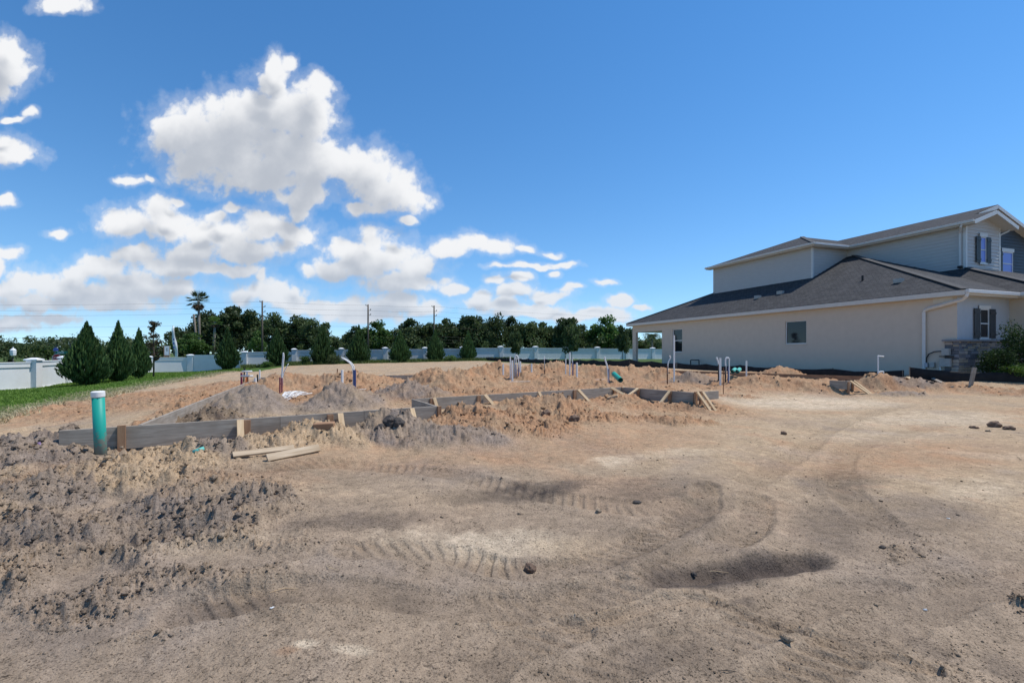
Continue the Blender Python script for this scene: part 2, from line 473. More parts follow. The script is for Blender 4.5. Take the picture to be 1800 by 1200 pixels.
# broad lie of the land: (x, y, z)
LAND = np.array([
    (0, .6, 0), (-2, 1, 0), (2, 1, 0), (0, -6, 0), (-6, -4, 0), (6, -4, 0), (0, -40, 0), (-40, -30, -.4), (40, -30, 0),
    (-2, 2, 0), (2, 2, 0), (0, 3, 0), (-3, 3.5, .06), (3, 3.5, 0), (0, 4.3, .04), (4, 5.5, .02), (8, 7, .03), (6, 9, .03), (12, 9, .04),
    (7.5, 12.5, .05), (11, 15.2, .06), (16, 15.5, .10), (19, 16, .12), (24, 15, .15), (-1.6, 5.5, .12), (0.5, 6.2, .10), (2.5, 7.5, .08),
    (-5.2, 5.4, .2), (-3.8, 5.7, .2), (-7, 6.4, .1), (-9, 8, .02), (-11.8, 11, -.1), (-16.5, 19.8, -.2), (-25.9, 43, -.28), (-21, 31, -.25),
    (-2.5, 6.5, .22), (-1, 8, .25), (1.5, 9.2, .2), (4, 10, .07), (-4.5, 8, .3), (-6.5, 9.5, .22), (-8.4, 13.5, .2), (-1, 11, .3), (3, 14.5, .27),
    (-6, 14, .3), (0, 17, .32), (6, 16.5, .2), (9.5, 19.5, .28), (0, 25, .34), (-10, 19, .2), (-15, 30, .1), (7, 27, .34), (12, 22, .3), (15.5, 18.3, .18), (14, 23.5, .28), (9.2, 37, .36),
    (19, 20.5, .55), (17, 27, .55), (12, 38, .5), (24, 30, .55), (21, 19.2, .5), (0, 40, .3), (-12, 45, .05), (8, 50, .35), (20, 60, .35), (0, 60, .25), (-15, 60, .0),
    (-22, 18, -.62), (-30, 28, -.95), (-35.8, 35.8, -1.18), (-39.5, 42, -1.2), (-33, 40, -.85), (-36, 50, -1.0), (-44, 60, -1.1), (-45, 67, -1.1), (-37.5, 67, -.55),
    (-31.5, 70, -.12), (-26, 72.5, -.05), (-20.2, 75, .05), (-14, 78, .15), (-7, 80.5, .25), (-1.9, 83, .35), (10, 89, .4), (28, 95, .3),
    (-60, 40, -1.3), (-80, 80, -1.2), (0, 110, .2), (60, 110, .3), (60, 60, .4), (40, 30, .4), (0, 300, 0), (-300, 200, -1), (300, 200, 0), (-90, 0, -1), (90, 0, .2), (0, -300, 0),
], dtype=float)

def warp_pl(x, y):
    r = np.sqrt(x * x + y * y) + 0.6
    th = np.arctan2(x, y)
    return np.log(r) * np.cos(th), np.log(r) * np.sin(th), np.log(r), th

_lr = np.log(np.hypot(LAND[:, 0], LAND[:, 1]) + 0.6); _lt = np.arctan2(LAND[:, 0], LAND[:, 1])

def base_h(x, y):
    lr = np.log(np.hypot(x, y) + 0.6); th = np.arctan2(x, y)
    num = np.zeros_like(lr); den = np.zeros_like(lr)
    for a, t, z in zip(_lr, _lt, LAND[:, 2]):
        dt = np.abs(th - t); dt = np.minimum(dt, 2 * math.pi - dt)
        w = 1.0 / ((lr - a) ** 2 + (1.25 * dt) ** 2 + 0.004) ** 2
        num += w * z; den += w
    return num / den

# spoil heaps: picture column of the crest, distance, half width, half depth, height, soil, roughness
# soils: 0 tan sand, 1 orange clay sand, 2 grey sand, 3 dark muck
HEAPS = [
    (55, 5.9, 1.0, .65, .26, 2, 1.0), (-10, 5.3, .9, .6, .14, 2, 1.0), (130, 5.6, .6, .4, .05, 2, 1.0), (330, 5.95, .75, .33, .17, 0, .9), (285, 5.4, .8, .4, .08, 0, .8), (395, 5.9, .4, .3, .16, 2, 1.0),
    (565, 6.85, .95, .42, .27, 0, .8), (470, 6.35, .7, .5, .15, 0, .8), (690, 7.45, .8, .6, .30, 2, .9), (770, 7.1, 1.2, .55, .14, 2, .5),
    (822, 8.45, .75, .55, .29, 1, 1.0), (905, 9.0, .6, .5, .2, 1, 1.0), (970, 10.3, 1.2, .6, .29, 1, 1.0), (880, 8.2, 1.5, .8, .13, 1, .9), (1040, 9.3, 1.1, .6, .12, 1, .9),
    (1175, 9.6, 1.1, .22, .13, 1, 1.0), (1185, 11.4, .8, .22, .1, 1, 1.0), (1090, 12.3, .5, .3, .12, 1, .9),
    (448, 9.9, 1.15, 1.2, .46, 2, .45), (372, 8.1, .75, .5, .2, 3, 1.0), (345, 7.6, .4, .3, .12, 3, 1.0), (480, 7.8, .9, .3, .14, 2, .9), (560, 8.3, .6, .3, .1, 2, .9),
    (598, 10.6, 1.25, 1.1, .46, 2, .5), (515, 15.5, 1.3, 1.0, .42, 1, .9), (600, 15.6, 1.4, 1.0, .42, 1, .9), (650, 16, 1.5, 1.2, .36, 1, .7), (470, 15, 1.0, 1.4, .3, 1, .8),
    (720, 11.8, 1.15, .8, .36, 2, .6), (672, 12.6, 1.1, .9, .16, 1, .9), (760, 16, 1.0, 1.0, .48, 1, .9), (802, 15.2, 1.4, 1.3, .55, 0, .7), (842, 16.5, 1.2, 1, .48, 1, .9),
    (870, 20, 1.7, 1.2, .55, 1, 1.0), (915, 17.5, 1.6, 1, .28, 1, 1.0), (940, 22, 1.5, 1.2, .48, 1, 1.0), (985, 22, 1.3, 1.2, .5, 1, 1.0), (1032, 22, 1.3, 1, .45, 1, 1.0),
    (1080, 21.5, 1.2, 1, .42, 1, 1.0), (1106, 22, 1, .9, .5, 0, .9), (1140, 22.5, 1, .9, .45, 1, 1.0), (1166, 21, 1, .9, .4, 1, 1.0), (1000, 16.6, 1.7, .8, .26, 1, 1.0),
    (1060, 15, 1.2, .7, .18, 1, 1.0), (1120, 16.5, 1.6, .9, .22, 0, .8), (1215, 18.6, 1.1, .8, .4, 2, .9), (1272, 18.2, 1.1, .5, .2, 1, .9), (1160, 14.5, 1.0, .6, .1, 0, .8),
    (1340, 17.6, 1.3, .5, .3, 1, 1.0), (1400, 16.9, 1.3, .5, .28, 1, 1.0), (1462, 16.4, 1.2, .45, .24, 1, 1.0), (1372, 22.5, 1.6, .9, .36, 1, .6),
    (1552, 17.2, 1.15, .7, .46, 1, 1.0), (1612, 16.8, .9, .5, .24, 2, 1.0), (1580, 15.6, .9, .4, .1, 2, 1.0), (1660, 16.6, 1.2, .5, .12, 0, .9), (1722, 16.3, 1.4, .5, .13, 1, 1.0), (1795, 15.6, 1.4, .5, .13, 1, 1.0),
    (300, 8.6, .6, .5, .1, 1, .9), (342, 10.4, .7, .8, .14, 1, .9), (384, 12.6, .8, 1.3, .14, 1, .9), (417, 16, .9, 1.6, .12, 1, .8), (255, 6.9, .7, .3, .1, 2, .9),
    (105, 4.4, .55, .32, .09, 2, .9), (265, 4.15, .45, .25, .08, 2, .9), (345, 3.75, .55, .2, .07, 2, .9), (50, 3.6, .5, .25, .07, 2, .8), (430, 4.3, .5, .25, .08, 2, .9), (215, 4.8, .6, .3, .08, 0, .8),
    (640, 13.5, 1.2, .6, .12, 1, .9), (880, 13.2, 2.0, .7, .08, 1, .7), (1290, 14.6, 1.0, .3, .05, 1, .6),
]
# hollows: column, distance, half width, half depth, depth
HOLLOWS = [(527, 10.4, .55, .8, .22), (545, 13.4, .4, .8, .3), (240, 5.95, .5, .16, .14), (300, 6.0, .35, .14, .12), (372, 6.35, .35, .2, .14), (1180, 10.6, 1.1, .18, .06)]

# soil tone patches: picture column, row, half width, half height, tilt, kind, strength
# kinds: 0 tan 1 orange 2 grey 3 dark 4 pale
PATCH = [
    (905, 872, 150, 15, -.10, 3, .85), (640, 932, 150, 16, -.10, 3, .55), (1160, 865, 110, 22, -.1, 3, .4), (1225, 915, 38, 45, .5, 3, .35), (1480, 848, 80, 28, 0, 3, .5),
    (1455, 925, 70, 45, .4, 3, .4), (1330, 1003, 150, 26, -.14, 3, .9), (1210, 1025, 90, 14, -.2, 3, .5), (1600, 905, 150, 40, 0, 3, .28), (430, 1065, 110, 18, -.1, 3, .4), (700, 1050, 60, 30, .2, 3, .3),
    (1060, 940, 120, 25, -.1, 3, .15), (1130, 985, 90, 20, -.3, 3, .35), (1305, 1055, 25, 10, 0, 3, .5), (1640, 1130, 60, 18, .4, 3, .35), (1770, 1165, 60, 20, .4, 3, .4), (560, 850, 150, 22, 0, 3, .22),
    (620, 1150, 40, 12, 0, 4, .7), (545, 1140, 28, 9, 0, 4, .9), (505, 1148, 30, 8, 0, 1, .6), (900, 958, 130, 28, -.05, 4, .75), (1000, 960, 90, 22, 0, 0, .6), (760, 960, 120, 26, 0, 4, .35),
    (1430, 712, 190, 13, 0, 4, .9), (1640, 740, 190, 16, 0, 4, .6), (1140, 712, 110, 10, 0, 4, .6), (1290, 735, 240, 24, 0, 0, .6), (1720, 862, 90, 24, 0, 4, .5), (1430, 800, 90, 14, 0, 4, .35),
    (1550, 770, 140, 14, 0, 4, .4), (1740, 800, 110, 7, .05, 4, .6), (1600, 800, 260, 34, 0, 1, .55), (1450, 825, 180, 20, 0, 1, .35), (700, 825, 260, 24, 0, 1, .45), (980, 800, 200, 30, 0, 1, .6), (1120, 770, 160, 30, 0, 1, .6),
    (1080, 820, 40, 12, 0, 4, .7), (1180, 805, 90, 8, -.1, 4, .4), (500, 790, 110, 20, 0, 1, .55), (820, 795, 120, 22, 0, 2, .6), (150, 880, 330, 110, 0, 2, .5), (330, 980, 180, 18, -.1, 4, .25),
    (280, 690, 60, 5, -.2, 4, .5), (560, 1010, 220, 30, 0, 2, .2), (1650, 1010, 250, 80, .1, 2, .25), (1000, 1150, 300, 60, 0, 3, .14), (1180, 1165, 130, 50, 0, 3, .2), (700, 880, 240, 26, 0, 0, .4),
]
SOIL = np.array([(.470, .340, .212), (.385, .216, .118), (.250, .200, .162), (.095, .074, .061), (.66, .53, .375)])

# wheel ruts: picture points, width (m), depth (m), lug spacing (m, 0 = smooth)
RUTS = [
    ([(330, 1080), (520, 1052), (700, 1056), (900, 1062), (1080, 1036), (1230, 985), (1320, 925), (1330, 880)], .30, .026, .105),
    ([(620, 985), (780, 975), (900, 1000), (1040, 990), (1160, 945), (1235, 900), (1240, 860)], .28, .022, .105),
    ([(880, 1092), (1050, 1090), (1160, 1062), (1260, 1068), (1400, 1108), (1500, 1140), (1640, 1170)], .10, .020, 0),
    ([(820, 1210), (900, 1140), (1010, 1105)], .22, .014, .12),
    ([(430, 860), (600, 835), (800, 850), (980, 880), (1150, 905), (1300, 890)], .34, .015, .11),
    ([(1320, 850), (1400, 800), (1480, 745), (1600, 715)], .34, .014, .12),
    ([(1560, 930), (1480, 850), (1500, 790), (1650, 750)], .34, .014, .12),
    ([(1380, 1205), (1500, 1125), (1680, 1045), (1860, 1000)], .26, .018, .11), ([(1000, 1215), (1120, 1150), (1280, 1120), (1420, 1060), (1560, 1030)], .26, .012, .11),
    ([(60, 1090), (180, 1010), (250, 930), (290, 870), (300, 830)], .34, .016, 0),
    ([(0, 990), (160, 975), (260, 965), (430, 950)], .18, .028, 0),
    ([(100, 720), (260, 690), (330, 672), (400, 662)], .5, .03, 0), ([(0, 765), (150, 735), (300, 705)], .5, .03, 0),
]

def unpx(px, py, z=0.02):
    d = (CAMZ - z) * FPX / (py - HY)
    return (px - CX) / FPX * d, d

def poly_dist(x, y, pts):
    """distance to a polyline and arc length of the nearest point"""
    best = np.full(x.shape, 1e9); arc = np.zeros_like(x); sgn = np.zeros_like(x); acc = 0.0
    for (x0, y0), (x1, y1) in zip(pts[:-1], pts[1:]):
        dx, dy = x1 - x0, y1 - y0; l2 = dx * dx + dy * dy; l = math.sqrt(l2)
        t = np.clip(((x - x0) * dx + (y - y0) * dy) / l2, 0, 1)
        ex, ey = x - (x0 + t * dx), y - (y0 + t * dy)
        d = np.hypot(ex, ey)
        m = d < best
        best = np.where(m, d, best); arc = np.where(m, acc + t * l, arc); sgn = np.where(m, (dx * ey - dy * ex) / l, sgn)
        acc += l
    return best, arc, sgn

def spline(pts, n=8):
    pts = [Vector((a, b, 0)) for a, b in pts]
    out = []
    for i in range(len(pts) - 1):
        p0, p1, p2, p3 = pts[max(i - 1, 0)], pts[i], pts[i + 1], pts[min(i + 2, len(pts) - 1)]
        for k in range(n):
            t = k / n
            q = 0.5 * ((2 * p1) + (p2 - p0) * t + (2 * p0 - 5 * p1 + 4 * p2 - p3) * t * t + (3 * p1 - p0 - 3 * p2 + p3) * t ** 3)
            out.append((q.x, q.y))
    out.append((pts[-1].x, pts[-1].y))
    return out

EDGE_Y = [-60, 3, 11, 19.8, 30, 43, 56, 64, 70]
EDGE_X = [-4, -8, -11.8, -16.5, -20.8, -25.9, -29.0, -29.5, -34]
def lawn_edge(x, y):
    """signed distance-like value, positive on the lawn"""
    return np.interp(y, EDGE_Y, EDGE_X) + 0.25 * vnoise(y * 0.9, x * 0 + 3.1, 91) + .12 * vnoise(y * 3.1, x * 3.1, 92) - x

def terrain(x, y, detail=True):
    """height and soil colour of the ground at x, y"""
    x = np.asarray(x, float); y = np.asarray(y, float)
    b = base_h(x, y)
    r = np.hypot(x, y)
    ys = np.maximum(y, 0.6)
    front = y > 0.6
    u = CX + FPX * x / ys; v = HY + FPX * (CAMZ - 0.03) / ys
    lawn = sstep(-.05, .35, lawn_edge(x, y)) * (y < 70)
    bare = (1 - lawn)
    # heaps
    wx = x + .16 * vnoise(x * 1.7, y * 1.7, 40) + .07 * vnoise(x * 5, y * 5, 41); wy = y + .16 * vnoise(x * 1.7 + 9, y * 1.7, 42) + .07 * vnoise(x * 5, y * 5 + 7, 43)
    hh = np.zeros_like(x); rough = np.zeros_like(x); soilw = [np.zeros_like(x) for _ in range(5)]
    for (px, d, rx, ry, h, soil, ro) in HEAPS:
        q = np.sqrt(((wx - PX(px, d)) / (rx * 1.15)) ** 2 + ((wy - d) / (ry * 1.15)) ** 2 + .015)
        k = np.clip(1 - q, 0, 1); k = k ** 1.15
        hh = np.sqrt(hh ** 2 + (h * (1.36 if soil == 1 else 1.3) * k) ** 2)
        m = sstep(0, .3, k)
        rough = np.maximum(rough, ro * m)
        soilw[soil] = np.maximum(soilw[soil], m * .95)
    for (px, d, rx, ry, h) in HOLLOWS:
        q = np.sqrt(((wx - PX(px, d)) / rx) ** 2 + ((wy - d) / ry) ** 2)
        hh = hh - h * sstep(1.1, .3, q)
    hp = np.maximum(hh, 0)
    z = b + hh + hp * (.30 * fbm(x * 2.6, y * 2.6, 3, 44) + .16 * fbm(x * 7, y * 7, 2, 45))
    # the disturbed strip round the pad is lumpy, the driven ground is not
    pad = sstep(9.5, 11.5, y) * sstep(30, 25, y) * sstep(lawn_edge(x, y) * 0 + 16.5, 14.5, np.abs(x - 2)) * bare
    pad = pad * (1 - sstep(5.0, 6.5, x) * sstep(16.5, 15.0, y))
    rough = np.maximum(rough, .5 * pad)
    soilw[1] = np.maximum(soilw[1], .9 * pad)
    z = z + pad * (.05 + .20 * np.maximum(fbm(x * .75, y * .75, 4, 48, .55) + .1, 0))
    leftfg = sstep(1.15, .55, np.sqrt(((u - 160) / 430) ** 2 + ((v - 945) / 190) ** 2)) * front
    streak = sstep(-.02, .36, fbm(x * 1.3 + .6 * y, y * 2.6 - .9 * x, 3, 60))
    rough = np.maximum(rough, leftfg * (.08 + .74 * streak))
    ridge = np.maximum(0, 1 - 3.2 * np.abs(fbm(x * .8 + .35 * y, y * 1.7 - .5 * x, 3, 63))) * leftfg
    z = z + .065 * ridge
    rough = np.maximum(rough, .8 * ridge)
    rightfg = sstep(1.2, .5, np.sqrt(((u - 1720) / 330) ** 2 + ((v - 1080) / 190) ** 2)) * front
    streak2 = sstep(.12, .55, fbm(x * 1.6 - 1.2 * y, y * 1.1 + x * .6, 3, 61))
    rough = np.maximum(rough, rightfg * (.06 + .6 * streak2))
    scat = sstep(.22, .6, fbm(x * .9, y * .9, 4, 62)) * bare
    rough = np.maximum(rough, .38 * scat * (r < 60))
    rough = np.maximum(rough, .05) * bare
    # ruts
    ruts = np.zeros_like(x); dark_rut = np.zeros_like(x)
    near = (y > 1.2) & (y < 25)
    if near.any():
        xn, yn = x[near], y[near]
        acc = np.zeros_like(xn); flat = np.zeros_like(xn)
        for pts, w, dep, lug in RUTS:
            dep = dep * 1.4
            wp = spline([unpx(*p) for p in pts], 6)
            d, arc, sg = poly_dist(xn, yn, wp)
            d = d + .02 * vnoise(xn * 6, yn * 6, 77)
            prof = sstep(w * .62, w * .38, d)
            shoulder = np.exp(-((d - w * .62) / (w * .16)) ** 2)
            brk = .55 + .45 * sstep(-.35, .25, vnoise(xn * 1.1, yn * 1.1, 78))
            hgt = -dep * prof + dep * .55 * shoulder
            if lug:
                ph = arc / lug + np.abs(sg) / w * 1.3 * np.sign(sg)
                hgt = hgt + prof * dep * .85 * sstep(-.3, .6, np.sin(2 * math.pi * ph) + .5 * vnoise(xn * 3, yn * 3, 80)) * sstep(-.3, .3, vnoise(xn * .9, yn * .9, 81))
            acc += hgt * brk
            flat = np.maximum(flat, prof * (.85 if lug else .0))
        ruts[near] = acc; dark_rut[near] = flat
    rough = rough * (1 - .75 * dark_rut * (hh < .05))
    z = z + ruts
    # deep wheel trough on the right
    q1, q2 = unpx(1175, 1020), unpx(1415, 984)
    dd, ar, sg = poly_dist(x, y, spline([q1, unpx(1300, 1002), q2], 6))
    dd = dd + .05 * fbm(x * 3.5, y * 3.5, 4, 79)
    trough = sstep(.21, .09, dd) * (.8 + .2 * sstep(-.3, .3, vnoise(x * 3, y * 3, 83)))
    taper = sstep(-.05, .55, ar) * sstep(1.32, .85, ar)
    z = z - (.03 + .085 * taper) * sstep(.165, .05, dd) + .03 * np.exp(-((dd - .23) / .07) ** 2) * sstep(-.3, .3, vnoise(x * 2.2, y * 2.2, 71) + .3)
    rough = rough * (1 - .9 * sstep(.24, .16, dd))
    # rolling unevenness
    z = z + bare * (.030 * fbm(x * .8, y * .8, 3, 30) + .014 * fbm(x * 3.1, y * 3.1, 3, 31) * (.35 + rough))
    cl = None
    if detail:
        m = (y > .8) & (y < 45) & (np.abs(x) < y * 1.6 + 1)
        xm, ym, rm = x[m], y[m], rough[m]
        c = np.zeros_like(xm)
        mod = .5 + .5 * sstep(-.3, .4, fbm(xm * 2.2, ym * 2.2, 2, 66))
        big = clods(xm, ym, .26, .015, .085, .8, 100) * sstep(.2, .6, rm * mod)
        mid = clods(xm + 3.3, ym, .12, .010, .050, .8, 110) * sstep(.1, .4, rm * mod)
        sml = clods(xm, ym + 1.7, .055, .005, .023, .75, 120) * sstep(.04, .3, rm)
        rag = .75 + .65 * vnoise(xm * 26, ym * 26, 36) + .45 * vnoise(xm * 55, ym * 55, 37)
        c += (big * .30 + mid * .5 + sml * .95) * np.clip(rag, .1, 1.9)
        # crumbling clumps with ragged edges
        i1 = np.maximum(fbm(xm * 4.6, ym * 4.6, 5, 46, .66) - .06, 0); i2 = np.maximum(fbm(xm * 13, ym * 13, 4, 47, .66) - .04, 0)
        c += sstep(.12, .7, rm) * (.115 * (i1 / .5) ** .6 * mod + .045 * (i2 / .5) ** .6)
        c += clods(xm + .7, ym + .7, .20, .004, .020, .12, 130) * .8 * sstep(-.1, .4, fbm(xm * 1.4, ym * 1.4, 2, 67))
        c += rm * (.034 * fbm(xm * 7, ym * 7, 4, 33, .62) + .016 * np.abs(vnoise(xm * 22, ym * 22, 34)))
        c += .0035 * fbm(xm * 24, ym * 24, 2, 35)
        zz = z.copy(); zz[m] += c; z = zz
        cl = np.zeros_like(x); cl[m] = c
    if not detail:
        return z
    # ---------------- soil colour
    nb = fbm(x * .55, y * .55, 4, 50); nm = fbm(x * 2.0, y * 2.0, 4, 51); nf = fbm(x * 7.0, y * 7.0, 3, 52)
    g = sstep(4.4, 7.5, r)[:, None]
    col = np.array([.352, .262, .180]) * (1 - g) + SOIL[0] * 1.0 * g
    w = sstep(-.1, .5, nb + .4 * nm) * .55
    col = col * (1 - w[:, None]) + SOIL[2] * w[:, None]
    w = sstep(.05, .5, -nb + .5 * nm) * .55 * sstep(3.5, 7, r)
    col = col * (1 - w[:, None]) + SOIL[1] * w[:, None]
    uw = u + 26 * nm + 10 * nf; vw = v + (7 * nm + 3 * nf) * np.clip((v - 620) / 180, .3, 2.0)
    for (px, py, a, bb, t, kind, s) in PATCH:
        du, dv = uw - px, vw - py
        ct, st = math.cos(t), math.sin(t)
        q = np.sqrt(((du * ct + dv * st) / a) ** 2 + ((-du * st + dv * ct) / bb) ** 2)
        ww = ((s * 1.3 if kind == 3 else s) * sstep(1.25, .5 if kind == 3 else .35, q) * front * (.7 + .5 * nf))
        ww = np.clip(ww, 0, 1)[:, None]
        col = col * (1 - ww) + SOIL[kind] * ww
    for s in range(4):
        ww = np.clip(soilw[s] * (.75 + .7 * nm), 0, 1)[:, None]
        col = col * (1 - ww) + SOIL[s] * ww
    col = col * (1 - .22 * dark_rut * (.6 + nf))[:, None]
    ww = np.clip(.95 * trough, 0, 1)[:, None]                       # damp soil at the bottom of the trough
    col = col * (1 - ww) + SOIL[3] * 1.1 * ww
    # turned-up lumps are damper and redder or greyer than the dry crust
    ww = np.clip(sstep(.012, .06, cl) * .35 * (.6 + nm), 0, 1)[:, None]
    col = col * (1 - ww) + col * np.array([.70, .64, .60]) * ww
    col = col * (1 + .24 * nm + .16 * nf)[:, None]
    # lawn soil, weedy ground by the wall and turf beyond
    gcol = np.array([.075, .13, .028])
    wl = lawn[:, None]
    col = col * (1 - wl) + gcol * wl
    wall_y = np.interp(x, [-60, -37.5, 28, 80], [67, 67, 95, 115])
    weeds = sstep(-7.5, -4.5, y - wall_y + 1.5 * nb + 1.0 * nm) * (x > -36) * (1 - lawn)
    weeds = np.maximum(weeds, (sstep(40, 43, y) * sstep(5, 8, x + .35 * (y - 42))) * 1.0)
    weeds = np.maximum(weeds, sstep(100, 120, r))
    weeds = np.maximum(weeds, (x < -36) * (y > 20) * 1.0)
    col = col * (1 - weeds[:, None]) + np.array([.075, .115, .03]) * weeds[:, None]
    return z, np.clip(col, .01, .9), rough

def gz(x, y):
    return float(terrain(np.array([x], float), np.array([y], float), False)[0])

def build_ground():
    th = np.concatenate([np.linspace(-math.pi, -R(58), 36, endpoint=False), np.linspace(-R(58), R(58), 980, endpoint=False), np.linspace(R(58), math.pi, 36, endpoint=False)])
    rs = [0.5, .8, 1.1, 1.35]
    while rs[-1] < 2000:
        q = rs[-1]
        k = .0060 if q < 8 else (.0055 if q < 26 else (.02 if q < 110 else .09))
        rs.append(q * (1 + k))
    rs = np.array(rs)
    nt, nr = len(th), len(rs)
    T, RR = np.meshgrid(th, rs)
    x = (RR * np.sin(T)).ravel(); y = (RR * np.cos(T)).ravel()
    z, col, rough = terrain(x, y)
    co = np.empty((nr * nt + 1, 3)); co[:-1, 0] = x; co[:-1, 1] = y; co[:-1, 2] = z; co[-1] = (0, 0, 0)
    i, j = np.meshgrid(np.arange(nr - 1), np.arange(nt), indexing='ij')
    j2 = (j + 1) % nt
    quads = np.stack([i * nt + j, i * nt + j2, (i + 1) * nt + j2, (i + 1) * nt + j], -1).reshape(-1, 4)[:, ::-1]
    k = np.arange(nt)
    tris = np.stack([k, (k + 1) % nt, np.full(nt, nr * nt)], -1)
    me = bpy.data.meshes.new('ground')
    me.vertices.add(len(co)); me.vertices.foreach_set('co', co.ravel())
    nl = quads.size + tris.size
    me.loops.add(nl); me.loops.foreach_set('vertex_index', np.concatenate([quads.ravel(), tris.ravel()]).astype(np.int32))
    npoly = len(quads) + len(tris)
    me.polygons.add(npoly)
    ls = np.concatenate([np.arange(len(quads)) * 4, quads.size + np.arange(len(tris)) * 3]).astype(np.int32)
    me.polygons.foreach_set('loop_start', ls)
    me.update(calc_edges=True); me.validate()
    me.polygons.foreach_set('use_smooth', np.ones(len(me.polygons), bool))
    ca = me.attributes.new('soil', 'FLOAT_COLOR', 'POINT')
    c4 = np.ones((len(co), 4)); c4[:-1, :3] = col; c4[-1, :3] = col[0]
    ca.data.foreach_set('color', c4.ravel())
    ra = me.attributes.new('lumpy', 'FLOAT', 'POINT')
    ra.data.foreach_set('value', np.append(rough, .1))
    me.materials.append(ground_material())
    o = link('ground', me)
    tag(o, 'bare sandy building plot with wheel ruts and loose soil', 'ground', kind='structure')
    return o

def ground_material():
    m, nt, b = nmat('sandy_soil')
    N, L = nt.nodes, nt.links
    at = N.new('ShaderNodeAttribute'); at.attribute_name = 'soil'
    lu = N.new('ShaderNodeAttribute'); lu.attribute_name = 'lumpy'
    tc = N.new('ShaderNodeTexCoord')
    def noise(scale, detail, rough=.6):
        n = N.new('ShaderNodeTexNoise'); n.inputs['Scale'].default_value = scale; n.inputs['Detail'].default_value = detail
        n.inputs['Roughness'].default_value = rough
        L.new(tc.outputs['Object'], n.inputs['Vector']); return n.outputs['Fac']
    def mrange(src, a, b_, lo, hi):
        q = N.new('ShaderNodeMapRange'); q.inputs['From Min'].default_value = a; q.inputs['From Max'].default_value = b_
        q.inputs['To Min'].default_value = lo; q.inputs['To Max'].default_value = hi
        L.new(src, q.inputs['Value']); return q.outputs[0]
    def mul(a, c):
        q = N.new('ShaderNodeMath'); q.operation = 'MULTIPLY'; L.new(a, q.inputs[0]); L.new(c, q.inputs[1]); return q.outputs[0]
    grain = mrange(noise(170, 3, .7), .3, .7, .68, 1.30)
    patch = mrange(noise(11, 6), .3, .7, .80, 1.20)
    specks = mrange(noise(85, 2), .58, .68, 1.0, .45)          # painted-in shadows of tiny clods, plus bits of dark organic matter
    crumbs = mrange(noise(48, 4, .7), .60, .70, 1.0, .60)  # darker crumb flecks, with their small shadows painted in
    # damp crumbs trodden in and clod shadows painted into the colour, in drifts
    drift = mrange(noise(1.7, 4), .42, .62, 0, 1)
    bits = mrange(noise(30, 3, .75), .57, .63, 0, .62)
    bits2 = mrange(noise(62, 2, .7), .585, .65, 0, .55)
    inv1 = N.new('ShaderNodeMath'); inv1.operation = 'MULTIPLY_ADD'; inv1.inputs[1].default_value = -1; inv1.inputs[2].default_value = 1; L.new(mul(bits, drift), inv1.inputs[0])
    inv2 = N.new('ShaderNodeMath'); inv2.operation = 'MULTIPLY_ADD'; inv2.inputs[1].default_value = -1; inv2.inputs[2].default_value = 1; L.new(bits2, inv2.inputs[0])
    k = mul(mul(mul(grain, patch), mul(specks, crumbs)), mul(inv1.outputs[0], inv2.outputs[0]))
    vm = N.new('ShaderNodeVectorMath'); vm.operation = 'SCALE'
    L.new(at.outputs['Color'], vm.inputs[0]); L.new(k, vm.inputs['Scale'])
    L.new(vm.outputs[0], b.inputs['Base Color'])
    set_in(b, Roughness=.95); b.inputs['Specular IOR Level'].default_value = .12
    bp1 = N.new('ShaderNodeBump'); bp1.inputs['Strength'].default_value = .8; bp1.inputs['Distance'].default_value = .016
    L.new(noise(60, 5, .7), bp1.inputs['Height'])
    bp2 = N.new('ShaderNodeBump'); bp2.inputs['Strength'].default_value = .5; bp2.inputs['Distance'].default_value = .03
    L.new(noise(16, 5, .65), bp2.inputs['Height']); L.new(bp1.outputs[0], bp2.inputs['Normal'])
    L.new(bp2.outputs[0], b.inputs['Normal'])
    return m

ground = build_ground()

# ------------------------------------------------------------------ shared materials
M = {}
M['stucco_tan'] = speckle('stucco_tan', (.555, .475, .385), (.595, .51, .415), 3.0, .9, .04, 4, 60)
M['stucco_grey'] = speckle('stucco_grey', (.40, .425, .45), (.44, .465, .49), 3.0, .9, .04, 4, 60)
M['siding_grey'] = speckle('siding_grey', (.48, .465, .445), (.52, .505, .485), 2.0, .6, .0, 4, 40, (1, 1, 6))
M['siding_navy'] = speckle('siding_navy', (.045, .065, .085), (.06, .08, .10), 2.0, .6, .06, 4, 40)
M['trim_white'] = speckle('trim_white', (.60, .60, .58), (.66, .66, .64), 5.0, .5)
M['trim_cream'] = speckle('trim_cream', (.58, .555, .50), (.63, .60, .545), 5.0, .55)
M['shutter'] = speckle('shutter_paint', (.035, .04, .045), (.05, .055, .06), 8.0, .5)
M['soffit'] = speckle('soffit', (.58, .55, .48), (.63, .60, .53), 5.0, .7)
M['concrete_cap'] = speckle('concrete_cap', (.20, .20, .21), (.27, .27, .28), 9.0, .9, .4)
M['black_fabric'] = speckle('black_fabric', (.012, .011, .011), (.028, .024, .022), 5.0, .85, .3, 5, 30)
M['pvc_white'] = speckle('pvc_white', (.72, .71, .68), (.79, .78, .75), 9.0, .55)
M['pvc_green'] = speckle('pvc_green', (.010, .29, .225), (.014, .325, .255), 3.0, .5)
